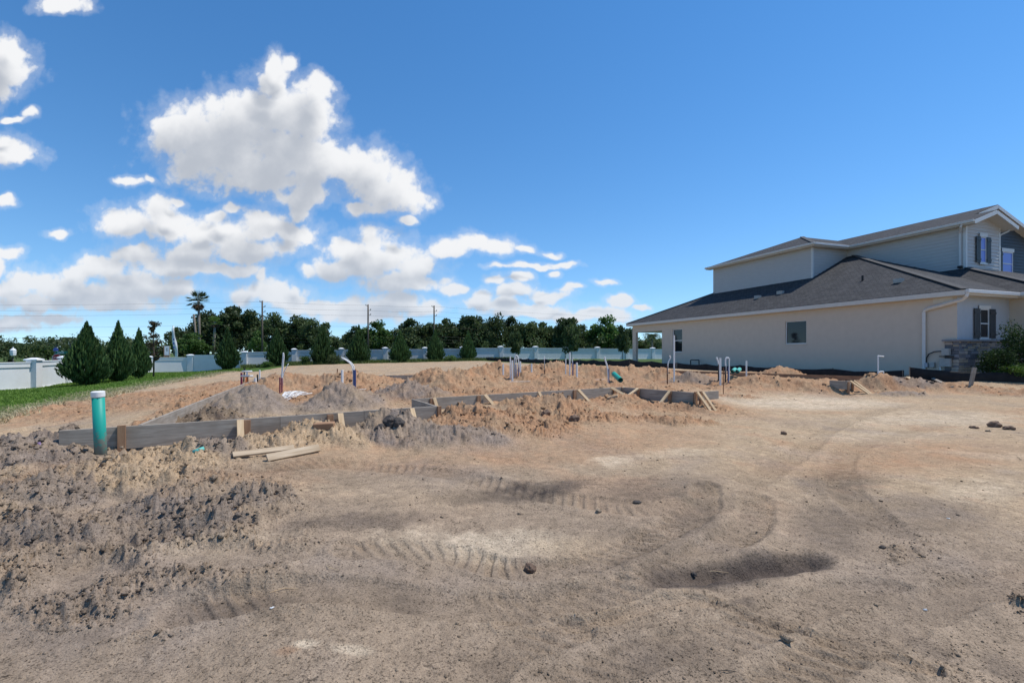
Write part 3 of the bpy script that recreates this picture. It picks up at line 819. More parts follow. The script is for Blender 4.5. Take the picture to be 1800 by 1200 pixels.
def muddy(m, lo, hi, mud=(.20, .165, .135)):
    """splashes of dried mud low on an object that stands on its own origin"""
    N, L = m.node_tree.nodes, m.node_tree.links; b = N['Principled BSDF']
    src = b.inputs['Base Color'].links[0].from_socket
    tc = N.new('ShaderNodeTexCoord'); sp = N.new('ShaderNodeSeparateXYZ'); L.new(tc.outputs['Object'], sp.inputs[0])
    n = N.new('ShaderNodeTexNoise'); n.inputs['Scale'].default_value = 26; n.inputs['Detail'].default_value = 6; n.inputs['Roughness'].default_value = .7; L.new(tc.outputs['Object'], n.inputs['Vector'])
    r = N.new('ShaderNodeMapRange'); r.inputs['From Min'].default_value = lo; r.inputs['From Max'].default_value = hi; r.inputs['To Min'].default_value = .62; r.inputs['To Max'].default_value = .16; L.new(sp.outputs['Z'], r.inputs['Value'])
    a = N.new('ShaderNodeMath'); a.operation = 'ADD'; L.new(n.outputs['Fac'], a.inputs[0]); L.new(r.outputs[0], a.inputs[1])
    q = N.new('ShaderNodeMapRange'); q.inputs['From Min'].default_value = .84; q.inputs['From Max'].default_value = .98; q.inputs['To Max'].default_value = .85; L.new(a.outputs[0], q.inputs['Value'])
    mx = N.new('ShaderNodeMix'); mx.data_type = 'RGBA'; mx.inputs['B'].default_value = (*mud, 1); L.new(q.outputs[0], mx.inputs['Factor']); L.new(src, mx.inputs['A']); L.new(mx.outputs['Result'], b.inputs['Base Color'])
muddy(M['pvc_green'], .25, .75)
M['pvc_green_clean'] = speckle('pvc_green_clean', (.012, .27, .20), (.018, .31, .235), 3.0, .5)
M['pex_blue'] = speckle('pipe_blue', (.03, .05, .16), (.04, .07, .2), 8.0, .5)
M['pex_maroon'] = speckle('pipe_maroon', (.16, .02, .05), (.22, .03, .07), 8.0, .5)
M['pipe_orange'] = speckle('pipe_orange', (.62, .15, .03), (.70, .2, .05), 8.0, .5)
M['pipe_black'] = speckle('pipe_black', (.012, .012, .014), (.03, .03, .032), 8.0, .5)
M['rust'] = speckle('rusty_steel', (.12, .045, .025), (.2, .085, .045), 14.0, .9, .3)
M['grey_metal'] = speckle('grey_metal', (.30, .31, .30), (.38, .39, .37), 10.0, .5, 0, 4, None, None, .4)
M['wood_grey'] = wood('weathered_lumber', (.22, .185, .15), (.32, .275, .225), (.43, .375, .31))
M['wood_new'] = wood('fresh_lumber', (.50, .34, .19), (.62, .45, .27), (.70, .54, .35))
M['wood_mid'] = wood('greyed_lumber', (.34, .25, .16), (.46, .35, .235), (.56, .45, .32))
M['wood_brown'] = wood('stained_lumber', (.22, .12, .07), (.33, .19, .11), (.42, .27, .16))

def glass_material(name, tint=(.012, .016, .022), rough=.03, film=None):
    m, nt, b = nmat(name)
    b.inputs['Base Color'].default_value = (*(film or tint), 1)
    set_in(b, Roughness=rough if film is None else .35)
    b.inputs['Specular IOR Level'].default_value = .45 if film is None else .4
    return m
M['glass'] = glass_material('window_glass')
M['film'] = glass_material('blue_protective_film', film=(.16, .22, .62))

def shingle_material():
    m, nt, b = nmat('asphalt_shingles')
    N, L = nt.nodes, nt.links
    tc = N.new('ShaderNodeTexCoord')
    uv = N.new('ShaderNodeAttribute'); uv.attribute_name = 'slope_uv'
    br = N.new('ShaderNodeTexBrick'); br.offset = .37; br.offset_frequency = 2; br.squash = 1.0
    br.inputs['Scale'].default_value = 1.0; br.inputs['Mortar Size'].default_value = .012; br.inputs['Mortar Smooth'].default_value = .3
    br.inputs['Brick Width'].default_value = .24; br.inputs['Row Height'].default_value = .143; br.inputs['Bias'].default_value = 0
    br.inputs['Color1'].default_value = (.040, .040, .042, 1); br.inputs['Color2'].default_value = (.066, .064, .064, 1); br.inputs['Mortar'].default_value = (.025, .025, .026, 1)
    L.new(uv.outputs['Vector'], br.inputs['Vector'])
    n = N.new('ShaderNodeTexNoise'); n.inputs['Scale'].default_value = 2.2; n.inputs['Detail'].default_value = 6
    L.new(tc.outputs['Object'], n.inputs['Vector'])
    n2 = N.new('ShaderNodeTexNoise'); n2.inputs['Scale'].default_value = 55; n2.inputs['Detail'].default_value = 3
    L.new(tc.outputs['Object'], n2.inputs['Vector'])
    r = N.new('ShaderNodeMapRange'); r.inputs['From Min'].default_value = .3; r.inputs['From Max'].default_value = .7; r.inputs['To Min'].default_value = .85; r.inputs['To Max'].default_value = 1.2
    L.new(n.outputs['Fac'], r.inputs['Value'])
    r2 = N.new('ShaderNodeMapRange'); r2.inputs['From Min'].default_value = .3; r2.inputs['From Max'].default_value = .7; r2.inputs['To Min'].default_value = .8; r2.inputs['To Max'].default_value = 1.2
    L.new(n2.outputs['Fac'], r2.inputs['Value'])
    k = N.new('ShaderNodeMath'); k.operation = 'MULTIPLY'; L.new(r.outputs[0], k.inputs[0]); L.new(r2.outputs[0], k.inputs[1])
    v = N.new('ShaderNodeVectorMath'); v.operation = 'SCALE'; L.new(br.outputs['Color'], v.inputs[0]); L.new(k.outputs[0], v.inputs['Scale'])
    L.new(v.outputs[0], b.inputs['Base Color'])
    set_in(b, Roughness=.9); b.inputs['Specular IOR Level'].default_value = .25
    bp = N.new('ShaderNodeBump'); bp.inputs['Strength'].default_value = .8; bp.inputs['Distance'].default_value = .02
    L.new(br.outputs['Fac'], bp.inputs['Height']); bp.invert = True
    L.new(bp.outputs[0], b.inputs['Normal'])
    return m
M['shingle'] = shingle_material()
M['hip'] = speckle('hip_shingles', (.062, .060, .058), (.092, .088, .084), 9, .9, .3)

def roof_planes(name, planes, parent, thick=.035):
    """each plane a polygon; slope_uv runs along the eave and up the slope"""
    me = bpy.data.meshes.new(name)
    vs, fs, uvs = [], [], []
    for poly in planes:
        pts = [Vector(p) for p in poly]
        n = (pts[1] - pts[0]).cross(pts[2] - pts[0]).normalized()
        if n.z < 0: pts.reverse(); n = -n
        e = Vector((-n.y, n.x, 0)).normalized(); s = n.cross(e)
        b = len(vs)
        vs += [p for p in pts] + [p - Vector((0, 0, thick)) for p in pts]
        k = len(pts)
        fs.append(tuple(range(b, b + k))); fs.append(tuple(range(b + 2 * k - 1, b + k - 1, -1)))
        for i in range(k):
            j = (i + 1) % k
            fs.append((b + i, b + k + i, b + k + j, b + j))
        uvs += [(p.dot(e), p.dot(s), 0) for p in pts] * 2
    me.from_pydata([tuple(v) for v in vs], [], fs)
    a = me.attributes.new('slope_uv', 'FLOAT_VECTOR', 'POINT')
    a.data.foreach_set('vector', np.array(uvs).ravel())
    me.materials.append(M['shingle'])
    return link(name, me, None, parent)

# ------------------------------------------------------------------ the neighbouring house
H0 = Vector((18.2, 19.54, .55)); HA = math.atan2(.329, .944)
house = empty('house', H0, HA, 'two storey house with tan stucco side wall, grey upper siding and dark shingle roof', 'house')
HM = Matrix.Translation(H0) @ Matrix.Rotation(HA, 4, 'Z')
PS, PF, ZE = .50, .3825, 3.48          # side and front roof pitch, eave height

def wall_with_holes(name, mat, parent, axis, at, a0, a1, z0, z1, holes, thick=.2, inward=1):
    """wall slab in the plane x=at (axis 'x') or y=at (axis 'y'), cut by rectangular openings (a0, a1, z0, z1)"""
    ax = sorted(set([a0, a1] + [h[0] for h in holes] + [h[1] for h in holes]))
    az = sorted(set([z0, z1] + [h[2] for h in holes] + [h[3] for h in holes]))
    solid = [[True] * (len(az) - 1) for _ in range(len(ax) - 1)]
    for i in range(len(ax) - 1):
        for j in range(len(az) - 1):
            cx, cz = (ax[i] + ax[i + 1]) / 2, (az[j] + az[j + 1]) / 2
            if any(h[0] < cx < h[1] and h[2] < cz < h[3] for h in holes): solid[i][j] = False
    mb = MB()
    def pt(a, z, t):
        return (at + t * inward, a, z) if axis == 'x' else (a, at + t * inward, z)
    def quad(*ps): mb.add(ps, [(0, 1, 2, 3)])
    for i in range(len(ax) - 1):
        for j in range(len(az) - 1):
            if not solid[i][j]: continue
            A, B, C, D = ax[i], ax[i + 1], az[j], az[j + 1]
            quad(pt(A, C, 0), pt(B, C, 0), pt(B, D, 0), pt(A, D, 0))
            quad(pt(A, C, thick), pt(A, D, thick), pt(B, D, thick), pt(B, C, thick))
            def open_(ii, jj): return not (0 <= ii < len(ax) - 1 and 0 <= jj < len(az) - 1 and solid[ii][jj])
            if open_(i - 1, j): quad(pt(A, C, 0), pt(A, D, 0), pt(A, D, thick), pt(A, C, thick))
            if open_(i + 1, j): quad(pt(B, C, 0), pt(B, C, thick), pt(B, D, thick), pt(B, D, 0))
            if open_(i, j - 1): quad(pt(A, C, 0), pt(A, C, thick), pt(B, C, thick), pt(B, C, 0))
            if open_(i, j + 1): quad(pt(A, D, 0), pt(B, D, 0), pt(B, D, thick), pt(A, D, thick))
    return mb.build(name, mat, parent)

W1 = (6.76, 8.09, 1.44, 2.74); W2 = (16.9, 18.0, 1.0, 2.75)
side_wall = wall_with_holes('side_wall', M['stucco_tan'], house, 'x', 0, .0, 23.4, -.4, 3.27,
                            [W1, W2, (19.3, 22.9, -.4, 2.72)], .22, 1)
front_wall = wall_with_holes('front_wall', M['stucco_grey'], house, 'y', -.002, .222, 3.54, -.4, 3.27, [(1.42, 2.1, 1.52, 2.84)], .22, 1)
corner = MB(); corner.box(.0, .222, -.004, -.002, -.4, 3.27); corner.build('front_wall_corner', M['stucco_grey'], house)
# garage bay stepping forward, and the hidden sides
g = MB(); g.box(3.54, 3.76, -1.3, -.003, -.4, 3.27); g.box(3.761, 13.8, -1.3, -1.08, -.4, 3.27); g.build('garage_wall', M['stucco_tan'], house)
g = MB(); g.box(13.6, 13.8, -1.07, 23.4, -.4, 3.27); g.box(4.7, 13.59, 23.2, 23.4, -.4, 3.27); g.build('rear_wall', M['stucco_tan'], house)
# covered porch at the rear corner: inner walls, ceiling, slab
g = MB(); g.box(.221, 4.7, 19.3, 19.5, -.4, 3.2); g.box(4.5, 4.7, 19.51, 23.4, -.4, 3.2); g.build('porch_wall', M['stucco_tan'], house)
g = MB(); g.box(.222, 4.5, 19.51, 23.38, 2.73, 2.8); g.build('porch_ceiling', M['trim_white'], house)
g = MB(); g.box(.0, 4.5, 19.3, 23.6, -.45, -.02); g.build('porch_slab', speckle('porch_concrete', (.4, .39, .37), (.48, .47, .45), 6, .9), house)
g = MB(); g.box(.222, 4.49, 23.18, 23.4, 2.72, 3.27); g.build('porch_header', M['stucco_tan'], house)

def window(name, wl, parent, bars=False):
    y0, y1, z0, z1 = wl
    w = empty(name, (0, 0, 0)); w.parent = parent
    f = MB(); t, x0, x1 = .055, .055, .12
    f.box(x0, x1, y0, y1, z0, z0 + t); f.box(x0, x1, y0, y1, z1 - t, z1)
    f.box(x0, x1, y0, y0 + t, z0 + t, z1 - t); f.box(x0, x1, y1 - t, y1, z0 + t, z1 - t)
    if bars: f.box(x0 - .01, x1 - .01, y0 + t, y1 - t, (z0 + z1) / 2 - .03, (z0 + z1) / 2 + .03)
    f.build('frame', M['trim_white'], w)
    if bars:
        for k, (a, b_) in enumerate(((z0 + t, (z0 + z1) / 2 - .03), ((z0 + z1) / 2 + .03, z1 - t))):
            p = MB(); p.box(.085 + .012 * k, .093 + .012 * k, y0 + t, y1 - t, a, b_); p.build('pane', M['glass'], w)
    else:
        p = MB(); p.box(.085, .093, y0 + t, y1 - t, z0 + t, z1 - t); p.build('pane', M['glass'], w)
    s = MB(); s.box(-.025, .05, y0 - .03, y1 + .03, z0 - .05, z0 - .002); s.build('sill', M['stucco_tan'], w)
    r = MB(); r.box(.15, .19, y0 + .02, y1 - .02, z0 + .02, z1 - .02); r.build('dark_room', M['pipe_black'], w)
    return w
window('window', W1, house)
window('window', W2, house, True)

def front_window(parent, y, x0, x1, z0, z1, shutters, wall_mat, glass, trim_h=.12, shw=.36):
    w = empty('window', (0, 0, 0)); w.parent = parent
    f = MB(); t = .05
    f.box(x0, x0 + t, y - .03, y + .03, z0, z1); f.box(x1 - t, x1, y - .03, y + .03, z0, z1)
    f.box(x0 + t, x1 - t, y - .03, y + .03, z0, z0 + t); f.box(x0 + t, x1 - t, y - .03, y + .03, z1 - t, z1)
    f.box(x0 + t, x1 - t, y - .025, y + .025, (z0 + z1) / 2 - .025, (z0 + z1) / 2 + .025)
    f.build('frame', M['trim_white'], w)
    p = MB(); p.box(x0 + t, x1 - t, y - .004, y + .004, z0 + t, (z0 + z1) / 2 - .025); p.build('pane', glass, w)
    p = MB(); p.box(x0 + t, x1 - t, y - .004, y + .004, (z0 + z1) / 2 + .025, z1 - t); p.build('pane', glass, w)
    tr = MB(); tr.box(x0 - .08, x1 + .08, y - .055, y - .031, z1, z1 + trim_h); tr.build('head_trim', M['trim_white'], w)
    tr = MB(); tr.box(x0 - .08, x1 + .08, y - .06, y - .031, z0 - .09, z0); tr.build('sill', M['trim_white'], w)
    for s in shutters:
        sh = MB()
        a = x0 - shw - .015 if s < 0 else x1 + .015
        k = 4
        for i in range(k):
            sh.box(a + i * shw / k + .004, a + (i + 1) * shw / k - .004, y - .058, y - .034, z0, z1)
        sh.box(a, a + shw, y - .078, y - .058, z0 + .12, z0 + .22); sh.box(a, a + shw, y - .078, y - .058, z1 - .22, z1 - .12)
        sh.build('shutter', M['shutter'], w)
    return w
front_window(house, -.0, 1.45, 2.07, 1.56, 2.80, (-1, 1), None, M['glass'], .13, .40)

# lower hip roof: side, front and rear planes, garage hip in front
def zs(x): return ZE + PS * (x + .35)
ridge_f, ridge_b = -.45 + 7.35 * PS / PF, 23.85 - 7.35 * PS / PF
zr = zs(7.0)
FL, BL, FR, BR = (-.35, -.45, ZE), (-.35, 23.85, ZE), (14.35, -.45, ZE), (14.35, 23.85, ZE)
RF, RB = (7.0, ridge_f, zr), (7.0, ridge_b, zr)
gk = 7.0
gy = -1.7 + (gk - 3.2) * PS / PF
lower = roof_planes('roof', [
    [FL, RF, RB, BL], [FL, (3.2, -.45, ZE), (7.0, -.45 + 3.8 * PS / PF, zs(7) - .5 * 3.55), RF],
    [BL, RB, BR], [BR, RB, RF, (14.35, -1.7, ZE)],
    [(3.2, -.45, ZE), (3.2, -1.7, ZE), (gk, gy, ZE + PS * 3.8), (7.0, -.45 + 3.8 * PS / PF, ZE + PS * 3.8)],
    [(3.2, -1.7, ZE), (14.35, -1.7, ZE), (10.55, gy, ZE + PS * 3.8), (gk, gy, ZE + PS * 3.8)],
], house)
def hip_cap(pts, parent):
    c = MB()
    for a, b in zip(pts[:-1], pts[1:]):
        c.beam(Vector(a) + Vector((0, 0, .02)), Vector(b) + Vector((0, 0, .02)), .26, .03)
    return c.build('hip_cap', M['hip'], parent)
hip_cap([FL, RF], lower); hip_cap([BL, RB], lower); hip_cap([(3.2, -1.7, ZE), (gk, gy, ZE + PS * 3.8)], lower)
# soffit, fascia and gutters of the lower roof
s = MB(); s.box(-.33, .0, -.43, 23.83, 3.27, 3.29); s.box(.0, 3.54, -.43, -.003, 3.27, 3.29); s.box(.0, 4.5, 23.4, 23.83, 3.27, 3.29); s.build('soffit', M['soffit'], house)
s = MB(); s.box(3.22, 3.54, -1.68, -.44, 3.27, 3.29); s.box(3.54, 14.3, -1.68, -1.3, 3.27, 3.29); s.build('soffit', M['soffit'], house)
fas = MB(); fas.box(-.352, -.33, -.452, 23.852, 3.265, 3.462); fas.box(-.33, 3.22, -.452, -.43, 3.265, 3.462); fas.box(-.33, 14.3, 23.83, 23.852, 3.265, 3.462); fas.build('fascia', M['trim_cream'], house)
fas = MB(); fas.box(3.2, 3.22, -1.7, -.453, 3.265, 3.462); fas.box(3.22, 14.3, -1.702, -1.68, 3.265, 3.462); fas.build('fascia', M['trim_cream'], house)
gt = MB(); gt.box(-.36, 3.2, -.575, -.453, 3.33, 3.475); gt.build('gutter', M['trim_white'], house, bevel=.02)
gt = MB(); gt.box(3.08, 3.198, -1.69, -.46, 3.33, 3.475); gt.build('gutter', M['trim_white'], house, bevel=.02)
dsp = MB()
dsp.tube([(-.28, -.50, 3.36), (-.28, -.47, 3.22), (-.20, -.30, 3.10), (-.09, .95, 2.84), (-.08, 1.10, 2.78), (-.08, 1.15, 2.68), (-.08, 1.15, -.35)], .075, 4)
dsp.build('downspout', M['trim_white'], house)
bnd = MB(); bnd.box(-.006, -.001, .15, .85, 3.05, 3.26); bnd.build('frieze_board', M['soffit'], house)
# roof vents and stacks
def vent(x, y, kind):
    z = zs(x)
    v = MB()
    if kind == 'box':
        v.box(x - .16, x + .1, y - .17, y + .17, z - .05, z + .16)
    else:
        v.tube([(x, y, z - .1), (x, y, z + .28)], .05, 10)
    return v.build('roof_vent', M['grey_metal'] if kind == 'box' else M['pipe_black'], lower)
vent(1.7, 11.6, 'box'); vent(1.95, 10.1, 'box'); vent(2.2, 5.3, 'pipe'); vent(1.35, 3.0, 'box')

# upper storey
Z2 = 7.60
def siding(name, mat, parent, axis, at, a0, a1, z0fun, z1fun, step=.178, face=-1):
    """lap siding: a backing wall and one board per course"""
    wallo = empty(name, (0, 0, 0)); wallo.parent = parent
    zlo, zhi = min(z0fun(a0), z0fun(a1)), max(z1fun(a0), z1fun(a1), z1fun((a0 + a1) / 2))
    back = MB()
    def q(a, z, t): return (at + face * t, a, z) if axis == 'x' else (a, at + face * t, z)
    n = 12
    for i in range(n):
        A, B = a0 + (a1 - a0) * i / n, a0 + (a1 - a0) * (i + 1) / n
        za, zb, zc, zd = z0fun(A), z0fun(B), z1fun(B), z1fun(A)
        back.add([q(A, za, 0), q(B, zb, 0), q(B, zc, 0), q(A, zd, 0)], [(0, 1, 2, 3)])
    back.build('sheathing', mat, wallo)
    z = zlo
    samples = [a0 + (a1 - a0) * i / 60 for i in range(61)]
    while z < zhi:
        zt = min(z + step + .02, zhi)
        ok = [a for a in samples if z0fun(a) - step < z + step * .3 and z1fun(a) > z + step * .7]
        if len(ok) > 1:
            A, B = min(ok), max(ok)
            b = MB()
            b.add([q(A, z, .003), q(B, z, .003), q(B, z, .034), q(A, z, .034), q(A, zt, .004), q(B, zt, .004), q(B, zt, .001), q(A, zt, .001)],
                  [(0, 1, 2, 3), (3, 2, 5, 4), (4, 5, 6, 7), (0, 3, 4, 7), (1, 6, 5, 2)])
            b.build('siding_board', mat, wallo)
        z += step
    return wallo
def roof1(y):                                        # lower roof under the upper side wall x = 4
    return min(zs(4.0), ZE + PF * (23.85 - y)) - .05
siding('upper_side_wall', M['siding_grey'], house, 'x', 4.0, 9.6, 18.1, roof1, lambda a: Z2)
siding('upper_side_wall', M['siding_grey'], house, 'x', 7.0, 3.33, 9.6, lambda y: max(ZE + PF * (y + .45), ZE + PS * 3.8) - .06, lambda a: Z2)
siding('upper_front_wall', M['siding_grey'], house, 'y', 9.6, 4.0, 7.0, lambda x: zs(x) - .06, lambda a: Z2)
siding('gable_wall', M['siding_grey'], house, 'y', 3.33, 7.0, 9.92, lambda x: ZE + PS * 3.8 - .1, lambda x: Z2 + .14 + .36 * (1.86 - abs(x - 8.46)) - .09, .178)
siding('gable_wall', M['siding_navy'], house, 'y', 4.2, 9.92, 15.0, lambda x: ZE + PS * 3.0, lambda x: Z2 + .14 + .36 * (4.4 - abs(x - 10.6)) - .12, .178)
inner = MB(); inner.box(4.05, 12.0, 9.65, 18.1, 5.0, 7.55); inner.box(7.05, 14.9, 4.3, 9.64, 5.2, 7.55); inner.box(7.05, 9.88, 3.38, 4.29, 5.2, 7.55); inner.build('upper_core', M['siding_grey'], house)
for bx_ in ((3.965, 3.999, 9.565, 9.68, 5.55, 7.58), (3.999, 4.08, 9.565, 9.599, 5.55, 7.58), (3.965, 3.999, 18.02, 18.13, 5.2, 7.58), (6.965, 6.999, 3.295, 3.41, 5.3, 7.58), (6.999, 7.1, 3.295, 3.329, 5.3, 7.6), (9.84, 9.93, 3.295, 3.329, 5.2, 7.75)):
    cb_ = MB(); cb_.box(*bx_); cb_.build('corner_board', M['trim_white'], house)
front_window(house, 3.29, 8.12, 8.62, 5.72, 7.1, (-1, 1), None, M['film'], .2, .36)
front_window(house, 4.16, 10.15, 10.75, 5.4, 6.75, (1,), None, M['film'], .2, .4)
front_window(house, 4.16, 11.9, 12.9, 5.4, 6.75, (-1,), None, M['film'], .2, .4)
# upper roofs
ZU = Z2 + .14
PU = .38
hx = 3.6 + 4.65 / 1.0
zu1 = ZU + PU * 4.65
rx0, rx1, ry = hx, 11.8, 13.85
zr2 = ZU + .36 * 4.0
upper = roof_planes('upper_roof', [
    [(3.6, 9.2, ZU), (rx0, ry, zu1), (3.6, 18.5, ZU)],
    [(3.6, 9.2, ZU), (16.4, 9.2, ZU), (rx1, ry, zu1), (rx0, ry, zu1)],
    [(3.6, 18.5, ZU), (rx0, ry, zu1), (rx1, ry, zu1), (16.4, 18.5, ZU)],
    [(16.4, 9.2, ZU), (16.4, 18.5, ZU), (rx1, ry, zu1)],
    [(6.6, 3.72, ZU + .001), (10.6, 3.72, zr2), (10.6, 13.0, zr2), (6.6, 13.0, ZU + .001)],
    [(10.6, 3.72, zr2), (15.4, 3.72, ZU - .29), (15.4, 13.0, ZU - .29), (10.6, 13.0, zr2)],
    [(6.58, 2.75, ZU - .006), (8.46, 2.75, ZU + .36 * 1.88 - .006), (8.46, 5.4, ZU + .36 * 1.88 - .006), (6.58, 5.4, ZU - .006)],
    [(8.46, 2.75, ZU + .36 * 1.88 - .006), (10.34, 2.75, ZU - .006), (10.34, 4.19, ZU - .006), (8.46, 4.19, ZU + .36 * 1.88 - .006)],
], house)
hip_cap([(3.6, 9.2, ZU), (rx0, ry, zu1)], upper)
def rake(pts, parent, w=.03, h=.19):
    r = MB()
    for a, b in zip(pts[:-1], pts[1:]): r.beam(a, b, w, h)
    return r.build('rake_board', M['trim_white'], parent)
rake([(6.58, 2.74, ZU - .13), (8.46, 2.74, ZU + .36 * 1.88 - .13), (10.34, 2.74, ZU - .13)], upper)
rake([(8.9, 3.70, ZU + .36 * 2.3 - .13), (10.6, 3.70, zr2 - .13), (15.4, 3.70, ZU - .42)], upper)
so = MB()
for (xa, xb, y0, y1, zf) in ((6.6, 8.46, 2.76, 3.32, lambda x: ZU + .36 * (x - 6.58) - .22), (8.46, 10.32, 2.76, 4.19, lambda x: ZU + .36 * (10.34 - x) - .22), (10.6, 15.4, 3.73, 4.19, lambda x: ZU + .36 * (14.6 - x) - .22)):
    so.add([(xa, y0, zf(xa)), (xb, y0, zf(xb)), (xb, y1, zf(xb)), (xa, y1, zf(xa))], [(0, 1, 2, 3)])
so.build('soffit', M['soffit'], upper)
so = MB(); so.box(3.62, 3.999, 9.22, 18.48, 7.56, 7.58); so.box(3.999, 6.99, 9.22, 9.59, 7.56, 7.58); so.box(6.62, 6.999, 2.78, 9.19, 7.555, 7.575); so.build('soffit', M['soffit'], upper)
fa = MB(); fa.box(3.598, 3.62, 9.2, 18.5, 7.55, 7.735); fa.box(3.62, 6.6, 9.198, 9.22, 7.55, 7.735); fa.box(6.598, 6.62, 2.78, 9.197, 7.545, 7.73); fa.build('fascia', M['trim_cream'], upper)
gu = MB(); gu.box(3.48, 3.596, 9.08, 18.55, 7.61, 7.745); gu.build('gutter', M['trim_cream'], upper, bevel=.02)
gu = MB(); gu.box(3.6, 6.6, 9.08, 9.196, 7.612, 7.747); gu.build('gutter', M['trim_white'], upper, bevel=.02)
gu = MB(); gu.box(6.48, 6.596, 2.74, 9.07, 7.605, 7.742); gu.build('gutter', M['trim_cream'], upper, bevel=.02)
d2 = MB(); d2.tube([(6.55, 3.25, 7.62), (6.56, 3.3, 7.5), (6.88, 3.5, 7.28), (6.93, 3.52, 7.2), (6.93, 3.52, 5.5)], .06, 4); d2.build('downspout', M['trim_white'], house)
d2 = MB(); d2.tube([(10.25, 3.0, 7.64), (10.2, 3.1, 7.5), (10.02, 3.32, 7.36), (9.99, 3.36, 7.25), (9.99, 3.36, 5.2)], .05, 4); d2.build('downspout', M['trim_white'], house)
el = MB(); el.box(6.83, 6.96, 3.43, 3.6, 5.40, 5.52); el.build('downspout_shoe', M['pipe_black'], house)

# stone wainscot: each stone its own piece
wains = empty('stone_wainscot', (0, 0, 0)); wains.parent = house
core = MB(); core.box(-.055, -.002, -.06, .40, -.4, 1.42); core.box(-.002, 3.53, -.06, -.006, -.4, 1.42); core.build('mortar_bed', speckle('mortar', (.035, .035, .04), (.06, .06, .065), 20, .95), wains)
rs_ = random.Random(5)
STONE = [speckle('stone_%d' % i, c, tuple(q * 1.35 for q in c), 9, .9, .6, 5, 40) for i, c in enumerate([(.16, .16, .17), (.24, .23, .22), (.30, .255, .19), (.11, .115, .125), (.34, .29, .24), (.20, .20, .215)])]
z = -.36
while z < 1.36:
    h = rs_.choice([.07, .09, .11, .14])
    if z + h > 1.41: h = 1.41 - z
    y = .40
    while y > -.06:
        w_ = rs_.uniform(.16, .34); y2 = max(y - w_, -.10)
        if y2 < .0: y2 = -.10
        b = MB(); o_ = rs_.uniform(.012, .04); b.box(-.055 - o_, -.054, y2 + .006, y - .006, z + .006, z + h - .006)
        b.build('stone', rs_.choice(STONE), wains, bevel=.008); y = y2
    x = -.05
    while x < 3.5:
        w_ = rs_.uniform(.16, .5); x2 = min(x + w_, 3.53)
        b = MB(); o_ = rs_.uniform(.012, .045); b.box(x + .006, x2 - .006, -.06 - o_, -.059, z + .006, z + h - .006)
        b.build('stone', rs_.choice(STONE), wains, bevel=.008); x = x2
    z += h
cap = MB(); cap.box(-.16, -.001, -.17, .46, 1.422, 1.50); cap.box(-.001, 3.53, -.17, -.005, 1.422, 1.50); cap.build('stone_cap', M['concrete_cap'], wains, bevel=.015)

# meter boxes and conduit by the corner of the house
um = empty('utility_meter', (0, 0, 0)); um.parent = house
def boxp(name, mat, *a, bev=.01):
    b = MB(); b.box(*a); return b.build(name, mat, um, bevel=bev)
boxp('meter_box', M['grey_metal'], -.24, -.10, .16, .42, .85, 1.13)
boxp('meter_band', M['pipe_black'], -.25, -.10, .04, .5, .78, .82)
boxp('panel_box', M['grey_metal'], -.22, -.10, .12, .5, .38, .72)
boxp('junction_box', M['grey_metal'], -.11, -.003, .75, .92, .33, .55)
boxp('switch_box', M['stucco_grey'], -.12, -.003, 1.0, 1.18, .33, .52)
c = MB(); c.tube([(-.06, 1.08, .52), (-.06, 1.06, .72), (-.07, .96, .90), (-.09, .75, 1.0), (-.12, .43, 1.02)], .022, 8); c.build('flexible_conduit', M['pipe_black'], um, True)
c = MB(); c.tube([(-.08, .55, .44), (-.09, .53, .3), (-.07, .50, -.3)], .03, 8); c.build('riser_pipe', M['pvc_white'], um, True)
c = MB(); c.tube([(-.03, .95, .0), (-.09, .95, .0), (-.09, .95, .04)], .02, 8); c.build('hose_tap', M['rust'], um, True)
# U-shaped pipe bracket standing by the side wall
br_ = MB(); br_.tube([(-.35, 14.7, -.3), (-.35, 14.7, .42), (-.35, 14.72, .45), (-.35, 15.5, .45), (-.35, 15.55, .42), (-.35, 15.55, -.3)], .035, 8)
o = br_.build('pipe_bracket', M['pipe_black'], None, True); o.matrix_world = HM
tag(o, 'dark U-shaped pipe stand by the tan side wall', 'pipe')

# ------------------------------------------------------------------ silt fence
def silt_fence(pts, label, name='silt_fence', posts=True):
    """pts: (x, y, z bottom, z top)"""
    root = empty(name, (0, 0, 0), 0, label, 'silt fence')
    rnd = random.Random(len(pts))
    dense = []
    for a, b in zip(pts[:-1], pts[1:]):
        n = max(2, int(math.hypot(b[0] - a[0], b[1] - a[1]) / .45))
        for i in range(n):
            t = i / n; dense.append([a[k] + (b[k] - a[k]) * t for k in range(4)])
    dense.append(list(pts[-1]))
    vs, fs = [], []
    for i, (x, y, zb, zt) in enumerate(dense):
        ph = (i % 6) / 6.0
        sag = .10 * math.sin(math.pi * ph) + rnd.uniform(0, .035)
        j = .035 * math.sin(i * 1.7) + rnd.uniform(-.02, .02)
        for k in range(4):
            t = k / 3
            vs.append((x + j * t, y + j * (1 - t) * .5 + rnd.uniform(-.012, .012), zb + (zt - sag - zb) * t))
    for i in range(len(dense) - 1):
        for k in range(3):
            a = i * 4 + k; fs.append((a, a + 4, a + 5, a + 1))
    mb = MB(); mb.add(vs, fs)
    f = mb.build('fabric', M['black_fabric'], root, True)
    sm = f.modifiers.new('thickness', 'SOLIDIFY'); sm.thickness = .012
    for i in range(0, len(dense), 6):
        x, y, zb, zt = dense[i]
        p = MB(); p.box(x - .02, x + .02, y + .02, y + .06, zb - .15, zt + rnd.uniform(-.02, .05)); p.build('post', M['wood_grey'], root)
    return root
silt_fence([(16.1, 19.3, .05, .93), (17.6, 18.7, .02, .88), (19.6, 18.0, .0, .76), (23, 17.0, .0, .8)], 'black silt fence in front of the stone corner and bushes')
